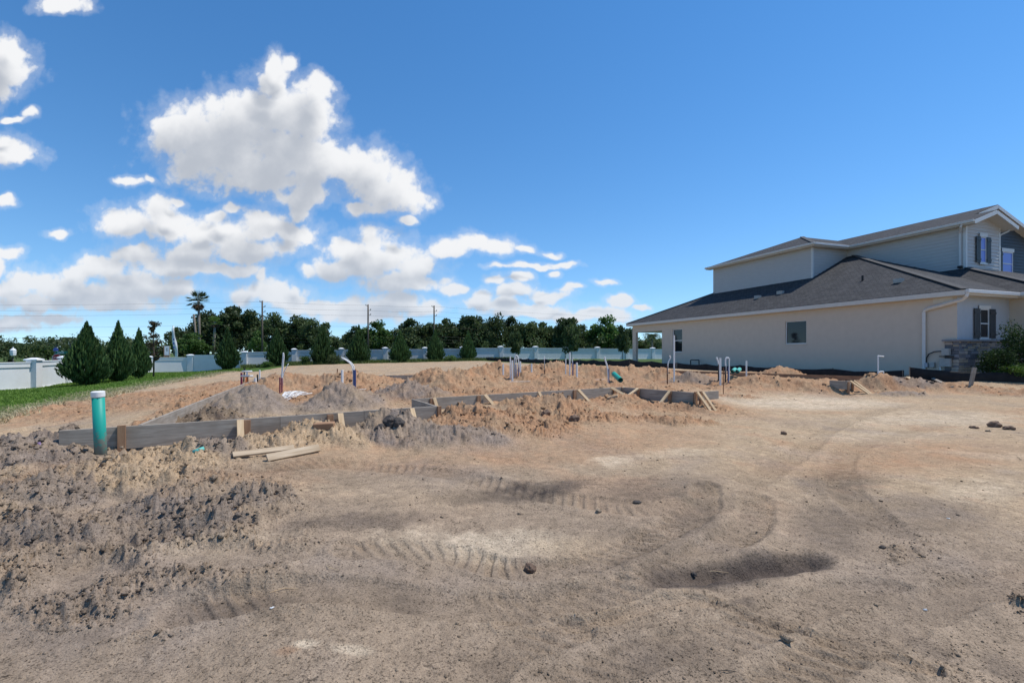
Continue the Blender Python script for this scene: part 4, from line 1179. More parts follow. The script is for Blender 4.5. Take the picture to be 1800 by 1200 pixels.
fx = lambda d: 22.9 - .3486 * d
silt_fence([(fx(d), d, zb, zt) for d, zb, zt in ((19.6, .05, .80), (22, .05, .78), (25, .1, .80), (29, .15, .80), (33, .2, .84), (37, .2, .92), (38.5, .2, 1.02), (40.5, .2, .9), (45, .2, .86), (52, .2, .82), (60, .2, .8), (70, .15, .8), (78, .1, .85))],
           'long black silt fence running back along the tan house wall')

# ------------------------------------------------------------------ estate boundary wall
M['wall_paint'] = speckle('wall_paint', (.66, .665, .645), (.72, .725, .705), 1.2, .85, .03, 5, 30)
M['wall_cap'] = speckle('wall_cap', (.74, .75, .74), (.80, .81, .80), 3, .8)
bw = empty('boundary_wall', (0, 0, 0), 0, 'long pale painted boundary wall with capped pillars behind the plot', 'wall')
bw['kind'] = 'thing'
# pillars: (picture column, distance, base row)
PIL = [(-420, 30.5, 695), (-238, 31, 694), (-66, 31.5, 692), (60, 35.8, 683), (114, 41.5, 672), (160, 47.5, 668), (196, 53.5, 664), (226, 59, 660), (262, 63.5, 656), (335, 66, 652), (430, 67, 646), (517, 70, 640), (600, 72.6, 638), (677, 75, 636), (747, 77.5, 635), (813, 79.8, 633), (880, 82.4, 631.5), (941, 85, 631), (996, 87.5, 631), (1050, 90, 631), (1101, 92.5, 631), (1147, 95, 631), (1192, 97.5, 631), (1235, 100, 631), (1278, 102.5, 631)]
pil_pts = []
for (px, d, py) in PIL:
    p = P(px, py, d); pil_pts.append((p.x, p.y, p.z))
WH = 2.25
pil_mesh = {}
for i, (x, y, z) in enumerate(pil_pts):
    a = pil_pts[max(i - 1, 0)]; b = pil_pts[min(i + 1, len(pil_pts) - 1)]
    ang = math.atan2(b[1] - a[1], b[0] - a[0])
    if i == 3: ang = math.atan2(.25, 1)
    pm = MB(); pm.box(-.33, .33, -.33, .33, -.6, WH - .14)
    pl_ = pm.build('pillar', M['wall_paint'], bw, bevel=.015); pl_.location = (x, y, z); pl_.rotation_euler.z = ang
    cm_ = MB(); cm_.box(-.42, .42, -.42, .42, WH - .14, WH - .04)
    cm_.add([(-.42, -.42, WH - .04), (.42, -.42, WH - .04), (.42, .42, WH - .04), (-.42, .42, WH - .04), (-.12, -.12, WH + .07), (.12, -.12, WH + .07), (.12, .12, WH + .07), (-.12, .12, WH + .07)],
            [(0, 1, 5, 4), (1, 2, 6, 5), (2, 3, 7, 6), (3, 0, 4, 7), (4, 5, 6, 7)])
    cp = cm_.build('cap', M['wall_cap'], pl_)
for i in range(len(pil_pts) - 1):
    (x0, y0, z0), (x1, y1, z1) = pil_pts[i], pil_pts[i + 1]
    L_ = math.hypot(x1 - x0, y1 - y0); ang = math.atan2(y1 - y0, x1 - x0)
    zm = max(z0, z1) - .0 if i > 0 else min(z0, z1)
    zb = min(z0, z1)
    top = (z0 + z1) / 2 + WH - .24 - zb
    pn = MB(); pn.box(.3, L_ - .3, -.09, .09, -.5, top - .38)
    po = pn.build('panel', M['wall_paint'], bw); po.location = (x0, y0, zb); po.rotation_euler.z = ang
    bd = MB(); bd.box(.3, L_ - .3, -.15, .15, top - .379, top - .06); bd.build('band', M['wall_paint'], po)
    cp = MB(); cp.box(.3, L_ - .3, -.19, .19, top - .059, top); cp.build('coping', M['wall_cap'], po)
    ft = MB(); ft.box(.3, L_ - .3, -.14, .14, -.5, .09); ft.build('footing', M['wall_cap'], po)

# ------------------------------------------------------------------ vegetation
M['oak_leaf'] = leaf_mat('oak_leaf', (.044, .074, .025), (.115, .150, .055), .42)
M['green_leaf'] = leaf_mat('green_leaf', (.055, .11, .022), (.11, .19, .045), .4)
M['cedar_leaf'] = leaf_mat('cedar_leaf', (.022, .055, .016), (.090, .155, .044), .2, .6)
M['magnolia_leaf'] = leaf_mat('magnolia_leaf', (.030, .036, .016), (.11, .075, .035), .15, .4)
M['bush_leaf'] = leaf_mat('bush_leaf', (.014, .036, .010), (.05, .095, .025), .3, .7)
M['lime_leaf'] = leaf_mat('lime_leaf', (.07, .13, .02), (.13, .22, .04), .4)
M['palm_leaf'] = leaf_mat('palm_leaf', (.045, .075, .03), (.13, .16, .08), .2, .4)
M['dead_palm'] = leaf_mat('dead_palm_leaf', (.07, .045, .028), (.16, .11, .07), .1, .8)
M['bark'] = speckle('bark', (.07, .055, .042), (.14, .11, .085), 14, .95, .6)
M['palm_bark'] = speckle('palm_bark', (.16, .14, .115), (.25, .22, .185), 10, .95, .5)

def leaf_mesh(name, cen, dirs, length, width, mat, nr, tone=None):
    """one diamond-shaped leaf per centre: dirs is the long axis, a random vector turns the blade"""
    n = len(cen)
    d = dirs / np.linalg.norm(dirs, axis=1)[:, None]
    rv = nr.normal(size=(n, 3)); s = np.cross(d, rv); s /= np.linalg.norm(s, axis=1)[:, None]
    L2 = (length / 2)[:, None] if hasattr(length, '__len__') else length / 2
    W2 = (width / 2)[:, None] if hasattr(width, '__len__') else width / 2
    v = np.stack([cen - d * L2, cen + s * W2, cen + d * L2, cen - s * W2], 1).reshape(-1, 3)
    me = bpy.data.meshes.new(name)
    me.vertices.add(4 * n); me.vertices.foreach_set('co', v.ravel())
    me.loops.add(4 * n); me.loops.foreach_set('vertex_index', np.arange(4 * n, dtype=np.int32))
    me.polygons.add(n); me.polygons.foreach_set('loop_start', np.arange(0, 4 * n, 4, dtype=np.int32))
    me.update(calc_edges=True)
    a = me.attributes.new('tone', 'FLOAT', 'FACE')
    a.data.foreach_set('value', np.clip(nr.random(n) if tone is None else tone, 0, 1))
    me.materials.append(mat)
    return me

def rand_dirs(nr, n):
    v = nr.normal(size=(n, 3)); return v / np.linalg.norm(v, axis=1)[:, None]

def oak_crown(seed, lobes=54, per=210, size=.055, base=.16, open_=.0, flat=1.0):
    """crown in a unit box: half width .5, height 1"""
    nr = np.random.default_rng(seed)
    cs, ds, tone = [], [], []
    for i in range(lobes):
        d = rand_dirs(nr, 1)[0]; rad = nr.uniform(.35, .98)
        c = np.array([d[0] * .42 * rad, d[1] * .42 * rad, .56 + d[2] * .40 * rad * flat])
        if c[2] < base + .05: c[2] = base + .05 + nr.uniform(0, .12)
        lr = nr.uniform(.10, .19) * (1.15 - .3 * rad)
        k = int(per * nr.uniform(.6, 1.3))
        q = rand_dirs(nr, k) * (lr * nr.random(k)[:, None] ** .45) * np.array([1.15, 1.15, .8])
        cs.append(c + q); ds.append(rand_dirs(nr, k)); tone.append(np.clip(nr.uniform(.1, .7) + nr.normal(0, .2, k), 0, 1))
    cs, ds, tone = np.concatenate(cs), np.concatenate(ds), np.concatenate(tone)
    ln = size * nr.uniform(.6, 1.3, len(cs))
    return leaf_mesh('crown', cs, ds, ln, ln * .65, M['oak_leaf'], nr, tone)

def trunk_mesh(seed, h=.5, r=.03, limbs=6):
    rd = random.Random(seed); mb = MB()
    mb.tube([(0, 0, -.08), (rd.uniform(-.01, .01), rd.uniform(-.01, .01), h * .4), (rd.uniform(-.03, .03), rd.uniform(-.03, .03), h)], [r * 1.3, r, r * .6], 8)
    for i in range(limbs):
        a = rd.uniform(0, 6.28); z0 = h * rd.uniform(.4, .95); l = rd.uniform(.2, .36)
        p1 = Vector((math.cos(a) * l * .5, math.sin(a) * l * .5, z0 + l * .35)); p2 = Vector((math.cos(a) * l, math.sin(a) * l, z0 + l * .9))
        mb.tube([(0, 0, z0), p1, p2], [r * .55, r * .35, r * .12], 6)
    me = bpy.data.meshes.new('trunk'); me.from_pydata(mb.v, [], mb.f); me.materials.append(M['bark'])
    me.polygons.foreach_set('use_smooth', [True] * len(me.polygons))
    return me

OAKS = [oak_crown(s) for s in (11, 12, 13, 14, 15)]
OAK_AIRY = [oak_crown(s, 40, 150, .05, .2) for s in (21, 22)]
GREENS = [oak_crown(s, 40, 150, .055, .1) for s in (31, 32)]
for g_ in GREENS: g_.materials[0] = M['green_leaf']
TRUNKS = [trunk_mesh(s) for s in (1, 2, 3)]
rt = random.Random(77)

def place_tree(name, crown, trunk, x, y, z, w, h, label, cat='tree', group=None, rz=None):
    t = empty(name, (x, y, z), rt.uniform(0, 6.28) if rz is None else rz, label, cat, group)
    c = link('crown', crown, None, t); c.scale = (w, w, h)
    k = link('trunk', trunk, None, t); k.scale = (max(w, h * .6), max(w, h * .6), h)
    return t

def tree_px(px, d, top, wpx, kind, label, i):
    x = PX(px, d); h = CAMZ + (HY - top) / FPX * d + .6
    crowns = {'o': OAKS, 'a': OAK_AIRY, 'g': GREENS}[kind]
    return place_tree('oak_tree' if kind != 'g' else 'leafy_tree', crowns[i % len(crowns)], TRUNKS[i % 3], x, d, -.5, wpx * d / FPX * 1.34, h, label, 'tree', 'trees beyond the boundary wall')

FAR_TREES = [
    (-25, 118, 596, 70, 'o', 'dark low tree at the very left edge behind the wall'),
    (18, 120, 602, 62, 'o', 'low round tree behind the white globe street lamp'),
    (52, 122, 598, 60, 'o', 'low dark tree between the street lamp and the stop sign'),
    (84, 112, 607, 36, 'g', 'small yellow green tree just left of the stop sign'),
    (150, 128, 600, 60, 'o', 'low tree showing behind the largest conical evergreen'),
    (215, 128, 602, 50, 'o', 'low tree showing between the large conical evergreens'),
    (262, 122, 606, 50, 'g', 'low green tree behind the sparse brown magnolia'),
    (322, 112, 572, 46, 'o', 'dark oak right beside the white feather flag'),
    (336, 98, 588, 50, 'g', 'bright green bushy tree at the foot of the tall palm'),
    (365, 113, 548, 60, 'o', 'dark oak directly behind the tall fan palm'),
    (404, 111, 540, 66, 'o', 'tallest dark oak left of the left utility pole'),
    (440, 113, 543, 60, 'o', 'dark oak crown just left of the left utility pole'),
    (452, 97, 584, 26, 'g', 'small bright green tree below the left utility pole'),
    (482, 110, 548, 58, 'a', 'airy oak just right of the left utility pole'),
    (520, 112, 557, 60, 'o', 'dark oak between the left pole and the gap in the trees'),
    (556, 109, 559, 52, 'a', 'airy oak at the left of the gap in the tree line'),
    (600, 150, 590, 60, 'o', 'low far oak seen in the gap of the tree line'),
    (627, 106, 570, 44, 'o', 'oak just left of the middle utility pole'),
    (660, 106, 566, 54, 'g', 'leafy green tree just right of the middle utility pole'),
    (692, 112, 576, 46, 'a', 'lower airy oak between the middle and right poles'),
    (724, 110, 562, 54, 'o', 'dark oak left of the right utility pole'),
    (758, 113, 566, 48, 'o', 'dark oak behind the right utility pole'),
    (796, 111, 555, 60, 'o', 'broad dark oak right of the right utility pole'),
    (834, 111, 552, 52, 'o', 'dark oak above the last conical evergreen'),
    (868, 108, 545, 46, 'a', 'tall airy oak rising highest near the middle of the tree line'),
    (900, 112, 558, 40, 'o', 'dark oak behind the left young street tree'),
    (930, 112, 562, 50, 'o', 'round dark oak between the left and middle young trees'),
    (966, 113, 562, 54, 'o', 'broad dark oak left of the middle young tree'),
    (1000, 106, 556, 46, 'o', 'tall dark oak behind the middle young tree'),
    (1028, 116, 572, 40, 'o', 'lower oak between the middle young tree and the red roof'),
    (1064, 108, 558, 56, 'g', 'rounded green tree above the far red roofed house'),
    (1100, 118, 576, 46, 'o', 'oak behind the right young tree by the porch'),
    (1135, 122, 590, 50, 'o', 'oak seen left of the porch palm through the porch opening'),
    (1172, 122, 588, 50, 'o', 'oak seen right of the porch palm through the porch opening'),
]
for i, (px, d, top, w, k, lab) in enumerate(FAR_TREES):
    tree_px(px, d, top, w, k, lab, i)
place_tree('oak_tree', OAKS[1], TRUNKS[0], PX(1826, 52), 52, 0, 7.5, 16.2, 'oak top showing over the roof at the right edge')
# undergrowth that closes the gaps along the far side of the wall
nr = np.random.default_rng(5)
cs = []
for i in range(420):
    t = nr.random(); px = -60 + 1330 * t; d = 100 + 24 * nr.random()
    c = np.array([PX(px, d), d, nr.uniform(.2, 4.6)])
    cs.append(c + rand_dirs(nr, 60) * nr.uniform(.8, 1.9) * nr.random(60)[:, None] ** .4)
cs = np.concatenate(cs); ln = nr.uniform(.3, .7, len(cs))
und = link('undergrowth', leaf_mesh('undergrowth', cs, rand_dirs(nr, len(cs)), ln, ln * .6, M['oak_leaf'], nr))
tag(und, 'dark undergrowth filling in below the trees behind the wall', 'undergrowth', kind='stuff')

def cedar_mesh(seed, n=8000, ln=.085, tips=3):
    """dense conical evergreen in a unit box: radius .5 at the widest, height 1"""
    nr = np.random.default_rng(seed)
    t = nr.random(n) ** .85
    rr = np.where(t < .2, .30 + .7 * (t / .2) ** .7, (np.clip(1 - (t - .2) / .8, 0, 1)) ** 1.12)
    a = nr.random(n) * 2 * math.pi
    lump = 1.04 + .17 * np.sin(3 * a + 9 * t + seed) + .15 * np.sin(7 * a - 23 * t + 2 * seed) + .14 * np.sin(13 * a + 41 * t)
    r = .47 * rr * lump * (nr.random(n) ** .33)
    x, y = r * np.cos(a), r * np.sin(a)
    z = .02 + .95 * t
    k = nr.integers(0, tips, n)                                     # a few leaders instead of one clean point
    off = nr.normal(0, .035, (tips, 2)); hh = nr.uniform(.86, 1.0, tips); hh[0] = 1
    top = np.clip((t - .6) / .4, 0, 1)
    x = x + off[k, 0] * top; y = y + off[k, 1] * top; z = z * (1 - top * (1 - hh[k]))
    cen = np.stack([x, y, z], 1)
    d = np.stack([np.cos(a) * .55, np.sin(a) * .55, np.full(n, .75)], 1) + nr.normal(0, .3, (n, 3))
    l = ln * nr.uniform(.6, 1.5, n)
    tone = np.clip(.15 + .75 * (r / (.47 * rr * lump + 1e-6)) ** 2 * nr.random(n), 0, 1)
    m = n // 14                                                      # ragged leaders sticking out of the outline
    tt = nr.uniform(.25, 1.0, m); aa = nr.random(m) * 6.28
    ro = .50 * np.clip(1 - (tt - .2) / .8, 0, 1) ** 1.12 * (1.0 + .22 * nr.random(m))
    c2 = np.stack([ro * np.cos(aa), ro * np.sin(aa), .02 + .97 * tt + .05 * nr.random(m)], 1)
    d2 = np.stack([np.cos(aa) * .35, np.sin(aa) * .35, np.full(m, .9)], 1) + nr.normal(0, .15, (m, 3))
    cen = np.concatenate([cen, c2]); d = np.concatenate([d, d2]); l = np.concatenate([l, ln * nr.uniform(.9, 1.7, m)]); tone = np.concatenate([tone, nr.uniform(.5, 1, m)])
    return leaf_mesh('crown', cen, d, l, l * .34, M['cedar_leaf'], nr, tone)
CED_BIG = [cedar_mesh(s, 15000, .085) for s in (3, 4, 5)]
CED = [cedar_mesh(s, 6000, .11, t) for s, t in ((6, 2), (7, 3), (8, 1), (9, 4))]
STEM = trunk_mesh(9, .5, .03, 2)
def cedar(px, d, top, base, wpx, mesh, label, group, sy=1.0):
    z = CAMZ - (base - HY) / FPX * d
    t = empty('conical_evergreen', (PX(px, d), d, z), rt.uniform(0, 6.28), label, 'evergreen', group)
    h = (base - top) / FPX * d; w = wpx * d / FPX
    c = link('crown', mesh, None, t); c.scale = (w, w, h)
    k = link('trunk', STEM, None, t); k.scale = (w * .8, w * .8, h * .6); k.location.z = -.05
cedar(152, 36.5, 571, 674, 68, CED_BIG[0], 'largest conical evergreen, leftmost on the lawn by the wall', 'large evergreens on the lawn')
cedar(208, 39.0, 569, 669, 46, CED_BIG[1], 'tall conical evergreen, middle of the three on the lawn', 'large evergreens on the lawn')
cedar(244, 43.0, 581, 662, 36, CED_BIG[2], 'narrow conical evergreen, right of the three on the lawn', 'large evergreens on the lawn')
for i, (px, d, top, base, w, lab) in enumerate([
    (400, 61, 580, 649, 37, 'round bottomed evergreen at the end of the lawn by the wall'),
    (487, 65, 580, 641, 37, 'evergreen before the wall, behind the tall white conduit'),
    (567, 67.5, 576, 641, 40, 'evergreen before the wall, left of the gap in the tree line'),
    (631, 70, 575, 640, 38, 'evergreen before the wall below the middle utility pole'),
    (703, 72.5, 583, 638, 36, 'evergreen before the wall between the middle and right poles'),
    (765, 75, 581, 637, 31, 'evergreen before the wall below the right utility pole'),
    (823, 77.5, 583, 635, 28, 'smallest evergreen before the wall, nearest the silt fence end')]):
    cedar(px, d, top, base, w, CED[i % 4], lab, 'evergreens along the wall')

# three young staked street trees in front of the wall
YOUNG = oak_crown(41, 26, 150, .075, .24)
for i, (px, d, top, base, w, lab) in enumerate([(907, 78, 581, 633, 27, 'small young tree before the wall, left of the three'), (1005, 82, 566, 634, 33, 'tallest young tree before the wall, middle of the three'),
                                                 (1094, 86, 570, 633, 26, 'slim young tree by the porch, right of the three')]):
    z = CAMZ - (base - HY) / FPX * d; h = (base - top) / FPX * d
    t = empty('young_tree', (PX(px, d), d, z), i * 2.1, lab, 'tree', 'young trees before the wall')
    c = link('crown', YOUNG, None, t); c.scale = (w * d / FPX * 1.15, w * d / FPX * 1.15, h)
    mb = MB(); mb.tube([(0, 0, -.3), (.03, 0, h * .3), (0, .02, h * .7)], [.06, .05, .03], 8); mb.build('trunk', M['bark'], t, True)

# sparse bronze-leaved magnolia
def magnolia():
    d = 46.0; base, top = 658, 566
    z = CAMZ - (base - HY) / FPX * d; h = (base - top) / FPX * d
    t = empty('magnolia_tree', (PX(270, d), d, z), 0, 'sparse young magnolia with bronze leaves beside the evergreens', 'tree')
    mb = MB(); mb.tube([(0, 0, -.2), (.02, .02, h * .35), (-.03, 0, h * .7), (0, 0, h * .93)], [.075, .065, .04, .015], 8)
    nr = np.random.default_rng(8); cs = []
    for i in range(34):
        a = nr.random() * 6.28; zz = h * nr.uniform(.28, .98)
        ln_ = (.95 if zz < h * .75 else .55) * nr.uniform(.4, 1.0) * (1 if zz > h * .35 else .8)
        e = Vector((math.cos(a) * ln_, math.sin(a) * ln_, zz + ln_ * .35))
        mb.tube([(0, 0, zz - .1), (e.x * .5, e.y * .5, zz + .1), e], [.025, .018, .008], 5)
        for q in range(3):
            f = .45 + .55 * q / 2
            c = np.array([e.x * f, e.y * f, zz - .1 + (e.z - zz + .1) * f])
            cs.append(c + rand_dirs(nr, 11) * .19 * nr.random(11)[:, None] ** .5)
    mb.build('trunk', M['bark'], t, True)
    cs = np.concatenate(cs); ln = nr.uniform(.13, .24, len(cs))
    link('crown', leaf_mesh('crown', cs, rand_dirs(nr, len(cs)), ln, ln * .55, M['magnolia_leaf'], nr), None, t)
magnolia()

# fan palms and feather palms
def fan_palm(px, d, top, crown_px, label, skirt=True, seed=1, lean=0.0, green=None):
    nr = np.random.default_rng(seed)
    h = CAMZ + (HY - top) / FPX * d; R_ = crown_px / 2 * d / FPX
    t = empty('fan_palm', (PX(px, d), d, 0), 0, label, 'palm', 'palms beyond the wall')
    hc = h - R_ * .8
    mb = MB(); mb.tube([(lean, 0, -.5), (lean * .4, 0, hc * .5), (0, 0, hc)], [.34, .26, .24], 10); mb.build('trunk', M['palm_bark'], t, True)
    cs, ds, lens, wid = [], [], [], []
    def frond(a, el, l, out_c, out_d, droop):
        base = np.array([0, 0, hc]); dr = np.array([math.cos(a) * math.cos(el), math.sin(a) * math.cos(el), math.sin(el)])
        hub = base + dr * l * .5
        s = np.cross(dr, [0, 0, 1]); s /= np.linalg.norm(s) + 1e-6; u = np.cross(s, dr)
        out_c.append(base + dr * l * .25); out_d.append((dr, l * .5, .06))
        for k in range(9):
            f = (k - 4) / 4 * 1.15
            v = dr * math.cos(f) + s * math.sin(f); v = v + np.array([0, 0, -droop * (.3 + abs(f) * .3)])
            v /= np.linalg.norm(v)
            out_c.append(hub + v * l * .27); out_d.append((v, l * .56, .16))
    C1, D1, C2, D2 = [], [], [], []
    for i in range(34):
        frond(nr.random() * 6.28, nr.uniform(-.45, 1.35), R_ * nr.uniform(.85, 1.1), C1, D1, nr.uniform(0, .5))
    if skirt:
        for i in range(36):
            frond(nr.random() * 6.28, nr.uniform(-1.5, -.75), R_ * nr.uniform(.6, .95), C2, D2, .6)
    for nm, C_, D_, m in (('fronds', C1, D1, green or M['palm_leaf']), ('dead_skirt', C2, D2, M['dead_palm'])):
        if not C_: continue
        dd = np.array([q[0] for q in D_]); ll = np.array([q[1] for q in D_]); ww = np.array([q[2] for q in D_])
        link(nm, leaf_mesh(nm, np.array(C_), dd, ll, ww, m, nr), None, t)
fan_palm(349, 106, 513, 40, 'tall fan palm with brown skirt towering over the oaks', True, 1, .4)
fan_palm(378, 104, 556, 24, 'short fan palm with thin trunk right of the tall palm', True, 2, -.5, M['green_leaf'])
mb = MB(); mb.tube([(0, 0, -.5), (-.25, 0, 5), (-.75, 0, 10.2)], [.26, .22, .2], 8)
pt_ = mb.build('palm_trunk', M['palm_bark'], None, True); pt_.location = (PX(346.5, 108), 108, 0)
tag(pt_, 'bare second palm trunk rising beside the tall palm', 'palm')

def feather_palm(px, d, top, wpx, label, seed, n=26):
    nr = np.random.default_rng(seed)
    h = CAMZ + (HY - top) / FPX * d; R_ = wpx / 2 * d / FPX
    t = empty('feather_palm', (PX(px, d), d, 0), 0, label, 'palm', 'palms beyond the wall')
    hc = h - R_ * .55
    mb = MB(); mb.tube([(0, 0, -.5), (0, 0, hc)], [.3, .25], 10); mb.build('trunk', M['palm_bark'], t, True)
    cs, ds, ls = [], [], []
    for i in range(n):
        a = nr.random() * 6.28; el = nr.uniform(.1, 1.3); l = R_ * nr.uniform(.9, 1.25)
        hd = np.array([math.cos(a), math.sin(a), 0]); sd = np.array([-math.sin(a), math.cos(a), 0])
        for k in range(14):
            f = k / 13
            p = np.array([0, 0, hc]) + hd * l * f * math.cos(el * (1 - .5 * f)) + np.array([0, 0, l * (math.sin(el) * f - .75 * f * f)])
            for s in (-1, 1):
                v = sd * s + hd * .5 + np.array([0, 0, -.35]); cs.append(p + v * .16 * R_ * (1 - .6 * f)); ds.append(v); ls.append(.42 * R_ * (1 - .55 * f))
    cs, ds, ls = np.array(cs), np.array(ds), np.array(ls)
    link('fronds', leaf_mesh('fronds', cs, ds, ls, .14 + ls * 0, M['palm_leaf'], nr), None, t)
feather_palm(98, 104, 592, 30, 'feather palm behind the stop sign', 3)
feather_palm(124, 108, 589, 34, 'feather palm left of the largest evergreen', 4)
feather_palm(1146, 112, 582, 34, 'feather palm framed by the porch opening', 5)

# low shrubs before the wall and bushes by the house
def bush(px, d, base, w, h, label, mat, n, ln, name='shrub', group=None, seed=1, lobes=9):
    nr = np.random.default_rng(seed)
    z = CAMZ - (base - HY) / FPX * d
    t = empty(name, (PX(px, d), d, z), 0, label, 'shrub', group)
    cs = []
    for i in range(lobes):
        a = nr.random() * 6.28; r_ = nr.random() ** .5 * .33
        c = np.array([math.cos(a) * r_ * w, math.sin(a) * r_ * w, h * nr.uniform(.25, .74)])
        k = n // lobes
        cs.append(c + rand_dirs(nr, k) * np.array([w * .22, w * .22, h * .28]) * nr.random(k)[:, None] ** .4)
    cs = np.concatenate(cs); l = ln * nr.uniform(.6, 1.3, len(cs))
    dd = rand_dirs(nr, len(cs)) + np.array([0, 0, .5])
    link('foliage', leaf_mesh('foliage', cs, dd, l, l * .5, mat, nr), None, t)
    mb = MB()
    for i in range(5):
        a = i * 1.3; mb.tube([(0, 0, -.1), (math.cos(a) * w * .1, math.sin(a) * w * .1, h * .3), (math.cos(a) * w * .22, math.sin(a) * w * .22, h * .6)], [.02, .015, .006], 5)
    mb.build('stems', M['bark'], t)
    return t
bush(1752, 18.75, 662, 1.25, 1.15, 'low clipped dark green bush before the stone wainscot', M['bush_leaf'], 4200, .075, seed=2, lobes=14)
bush(1806, 18.6, 668, 1.7, 2.6, 'tall dark leafy bush at the right edge by the house', M['bush_leaf'], 7000, .085, seed=3, lobes=16)
bush(1776, 18.35, 663, 1.2, .55, 'small bright green plant tucked under the dark bushes', M['lime_leaf'], 1500, .07, seed=4)
for i, (px, d, base, w, h, lab) in enumerate([(535, 66, 640, 1.8, 1.2, 'weedy shrub against the wall left of the second back evergreen'), (586, 66.5, 641, 2.4, 1.7, 'grey green shrub right beside the evergreen in the tree gap'),
                                               (790, 74, 637, 2.4, 1.3, 'yellow green shrub between the two smallest evergreens'), (470, 62, 646, 1.6, .8, 'low weedy shrub left of the tall white conduit')]):
    bush(px, d, base, w, h, lab, M['green_leaf'] if i != 1 else M['oak_leaf'], 900, .2, 'shrub', 'shrubs along the wall', 10 + i)

# grass: mown lawn, bleached sod edge, rank weeds by the wall
def blades(name, x, y, z, h, w, lean, mat, nr):
    n = len(x); a = nr.random(n) * 6.28
    ca, sa = np.cos(a), np.sin(a)
    lx, ly = nr.normal(0, lean, n) * h, nr.normal(0, lean, n) * h
    v = np.stack([np.stack([x - ca * w, y - sa * w, z], 1), np.stack([x + ca * w, y + sa * w, z], 1), np.stack([x + lx, y + ly, z + h], 1)], 1).reshape(-1, 3)
    me = bpy.data.meshes.new(name)
    me.vertices.add(3 * n); me.vertices.foreach_set('co', v.ravel())
    me.loops.add(3 * n); me.loops.foreach_set('vertex_index', np.arange(3 * n, dtype=np.int32))
    me.polygons.add(n); me.polygons.foreach_set('loop_start', np.arange(0, 3 * n, 3, dtype=np.int32))
    me.update(calc_edges=True)
    t = me.attributes.new('tone', 'FLOAT', 'FACE'); t.data.foreach_set('value', np.clip(.5 + .35 * fbm(x * .8, y * .8, 3, 5) + nr.normal(0, .25, n), 0, 1))
    me.materials.append(mat); return me
def grass_z(x, y): return terrain(x, y, False)
nr = np.random.default_rng(3)
n = 150000
d = 9 + 52 * nr.random(n) ** 1.5; px = -80 + 520 * nr.random(n)
x = PX(px, d); e = lawn_edge(x, d)
wall_x = np.interp(d, [31.5, 35.8, 41.5, 59, 66], [-36.2, -35.8, -38.8, -47, -45])
k = (e > .35) & (x > wall_x + .4); x, d, e = x[k], d[k], e[k]
lawn = link('lawn_grass', blades('lawn_grass', x, d, grass_z(x, d) - .01, nr.uniform(.05, .11, len(x)) * (1 + d / 60), .012 + d * .0007, .5, leaf_mat('lawn_blade', (.085, .165, .018), (.185, .285, .046), .3), nr))
tag(lawn, 'mown green lawn in front of the boundary wall at left', 'grass', kind='stuff')
n = 42000
d = 8 + 40 * nr.random(n) ** 1.4; x = np.interp(d, EDGE_Y, EDGE_X) + nr.normal(-.35, .5, n) - .012 * d
e = lawn_edge(x, d); k = (e > -.35) & (e < 2.0); x, d = x[k], d[k]
straw = link('sod_edge', blades('sod_edge', x, d, grass_z(x, d) - .01, nr.uniform(.05, .13, len(x)), .012 + d * .0006, .9, leaf_mat('dry_blade', (.36, .31, .15), (.66, .57, .36), .2), nr))
tag(straw, 'bleached straw coloured edge of the lawn sod', 'dry grass', kind='stuff')
n = 26000
px = 425 + 480 * nr.random(n); wy = np.interp(px, [430, 517, 677, 880, 941], [67, 70, 75, 82.4, 85]); d = wy - .5 - 5.0 * nr.random(n) ** 1.6
x = PX(px, d); keep = fbm(x * .5, d * .5, 3, 8) > -.15; x, d = x[keep], d[keep]
weed = link('weeds', blades('weeds', x, d, grass_z(x, d) - .02, nr.uniform(.15, .6, len(x)), .05, .5, leaf_mat('weed_blade', (.06, .10, .02), (.16, .20, .06), .3), nr))
tag(weed, 'rank green weeds along the foot of the wall', 'weeds', kind='stuff')

# ------------------------------------------------------------------ formwork and site objects
TOPZ = .56
def FP(px, py, z=TOPZ):
    """point of the level form top seen at (px, py)"""
    d = (CAMZ - z) * FPX / (py - HY)
    return Vector((PX(px, d), d, z))

def plank(name, a, b, h, t, mat, parent=None, flat=False, roll=0.0):
    """board from a to b (top edge), grain along its own X axis"""
    a, b = Vector(a), Vector(b); L_ = (b - a).length
    mb = MB()
    if flat: mb.box(0, L_, -h / 2, h / 2, -t / 2, t / 2)
    else: mb.box(0, L_, -t / 2, t / 2, -h, 0)
    # a few cuts along the length so long boards can bow slightly
    o = mb.build(name, mat, None, bevel=.003)
    q = (b - a).normalized()
    o.rotation_mode = 'QUATERNION'
    rot = q.to_track_quat('X', 'Z')
    if roll:
        rot = rot @ Matrix.Rotation(roll, 3, 'X').to_quaternion()
    o.rotation_quaternion = rot
    o.location = a
    if parent is not None:
        o.parent = parent; o.location = a - parent.location
    return o

def stake(parent, base, top, w=.075, t=.04, mat=None, name='stake', face=None):
    """upright or slanting piece from base to top; face = horizontal direction of its broad side"""
    base, top = Vector(base), Vector(top)
    ax = (top - base).normalized(); f = Vector(face or (0, -1, 0))
    s = f.cross(ax).normalized(); f2 = ax.cross(s).normalized(); L_ = (top - base).length
    mb = MB(); mb.box(0, L_, -w / 2, w / 2, -t / 2, t / 2)
    o = mb.build(name, mat or M['wood_brown'], None, bevel=.003)
    m = Matrix((ax, s, f2)).transposed()
    o.rotation_mode = 'QUATERNION'; o.rotation_quaternion = m.to_quaternion()
    o.location = base
    if parent is not None:
        o.parent = parent; o.location = base - parent.location
    return o

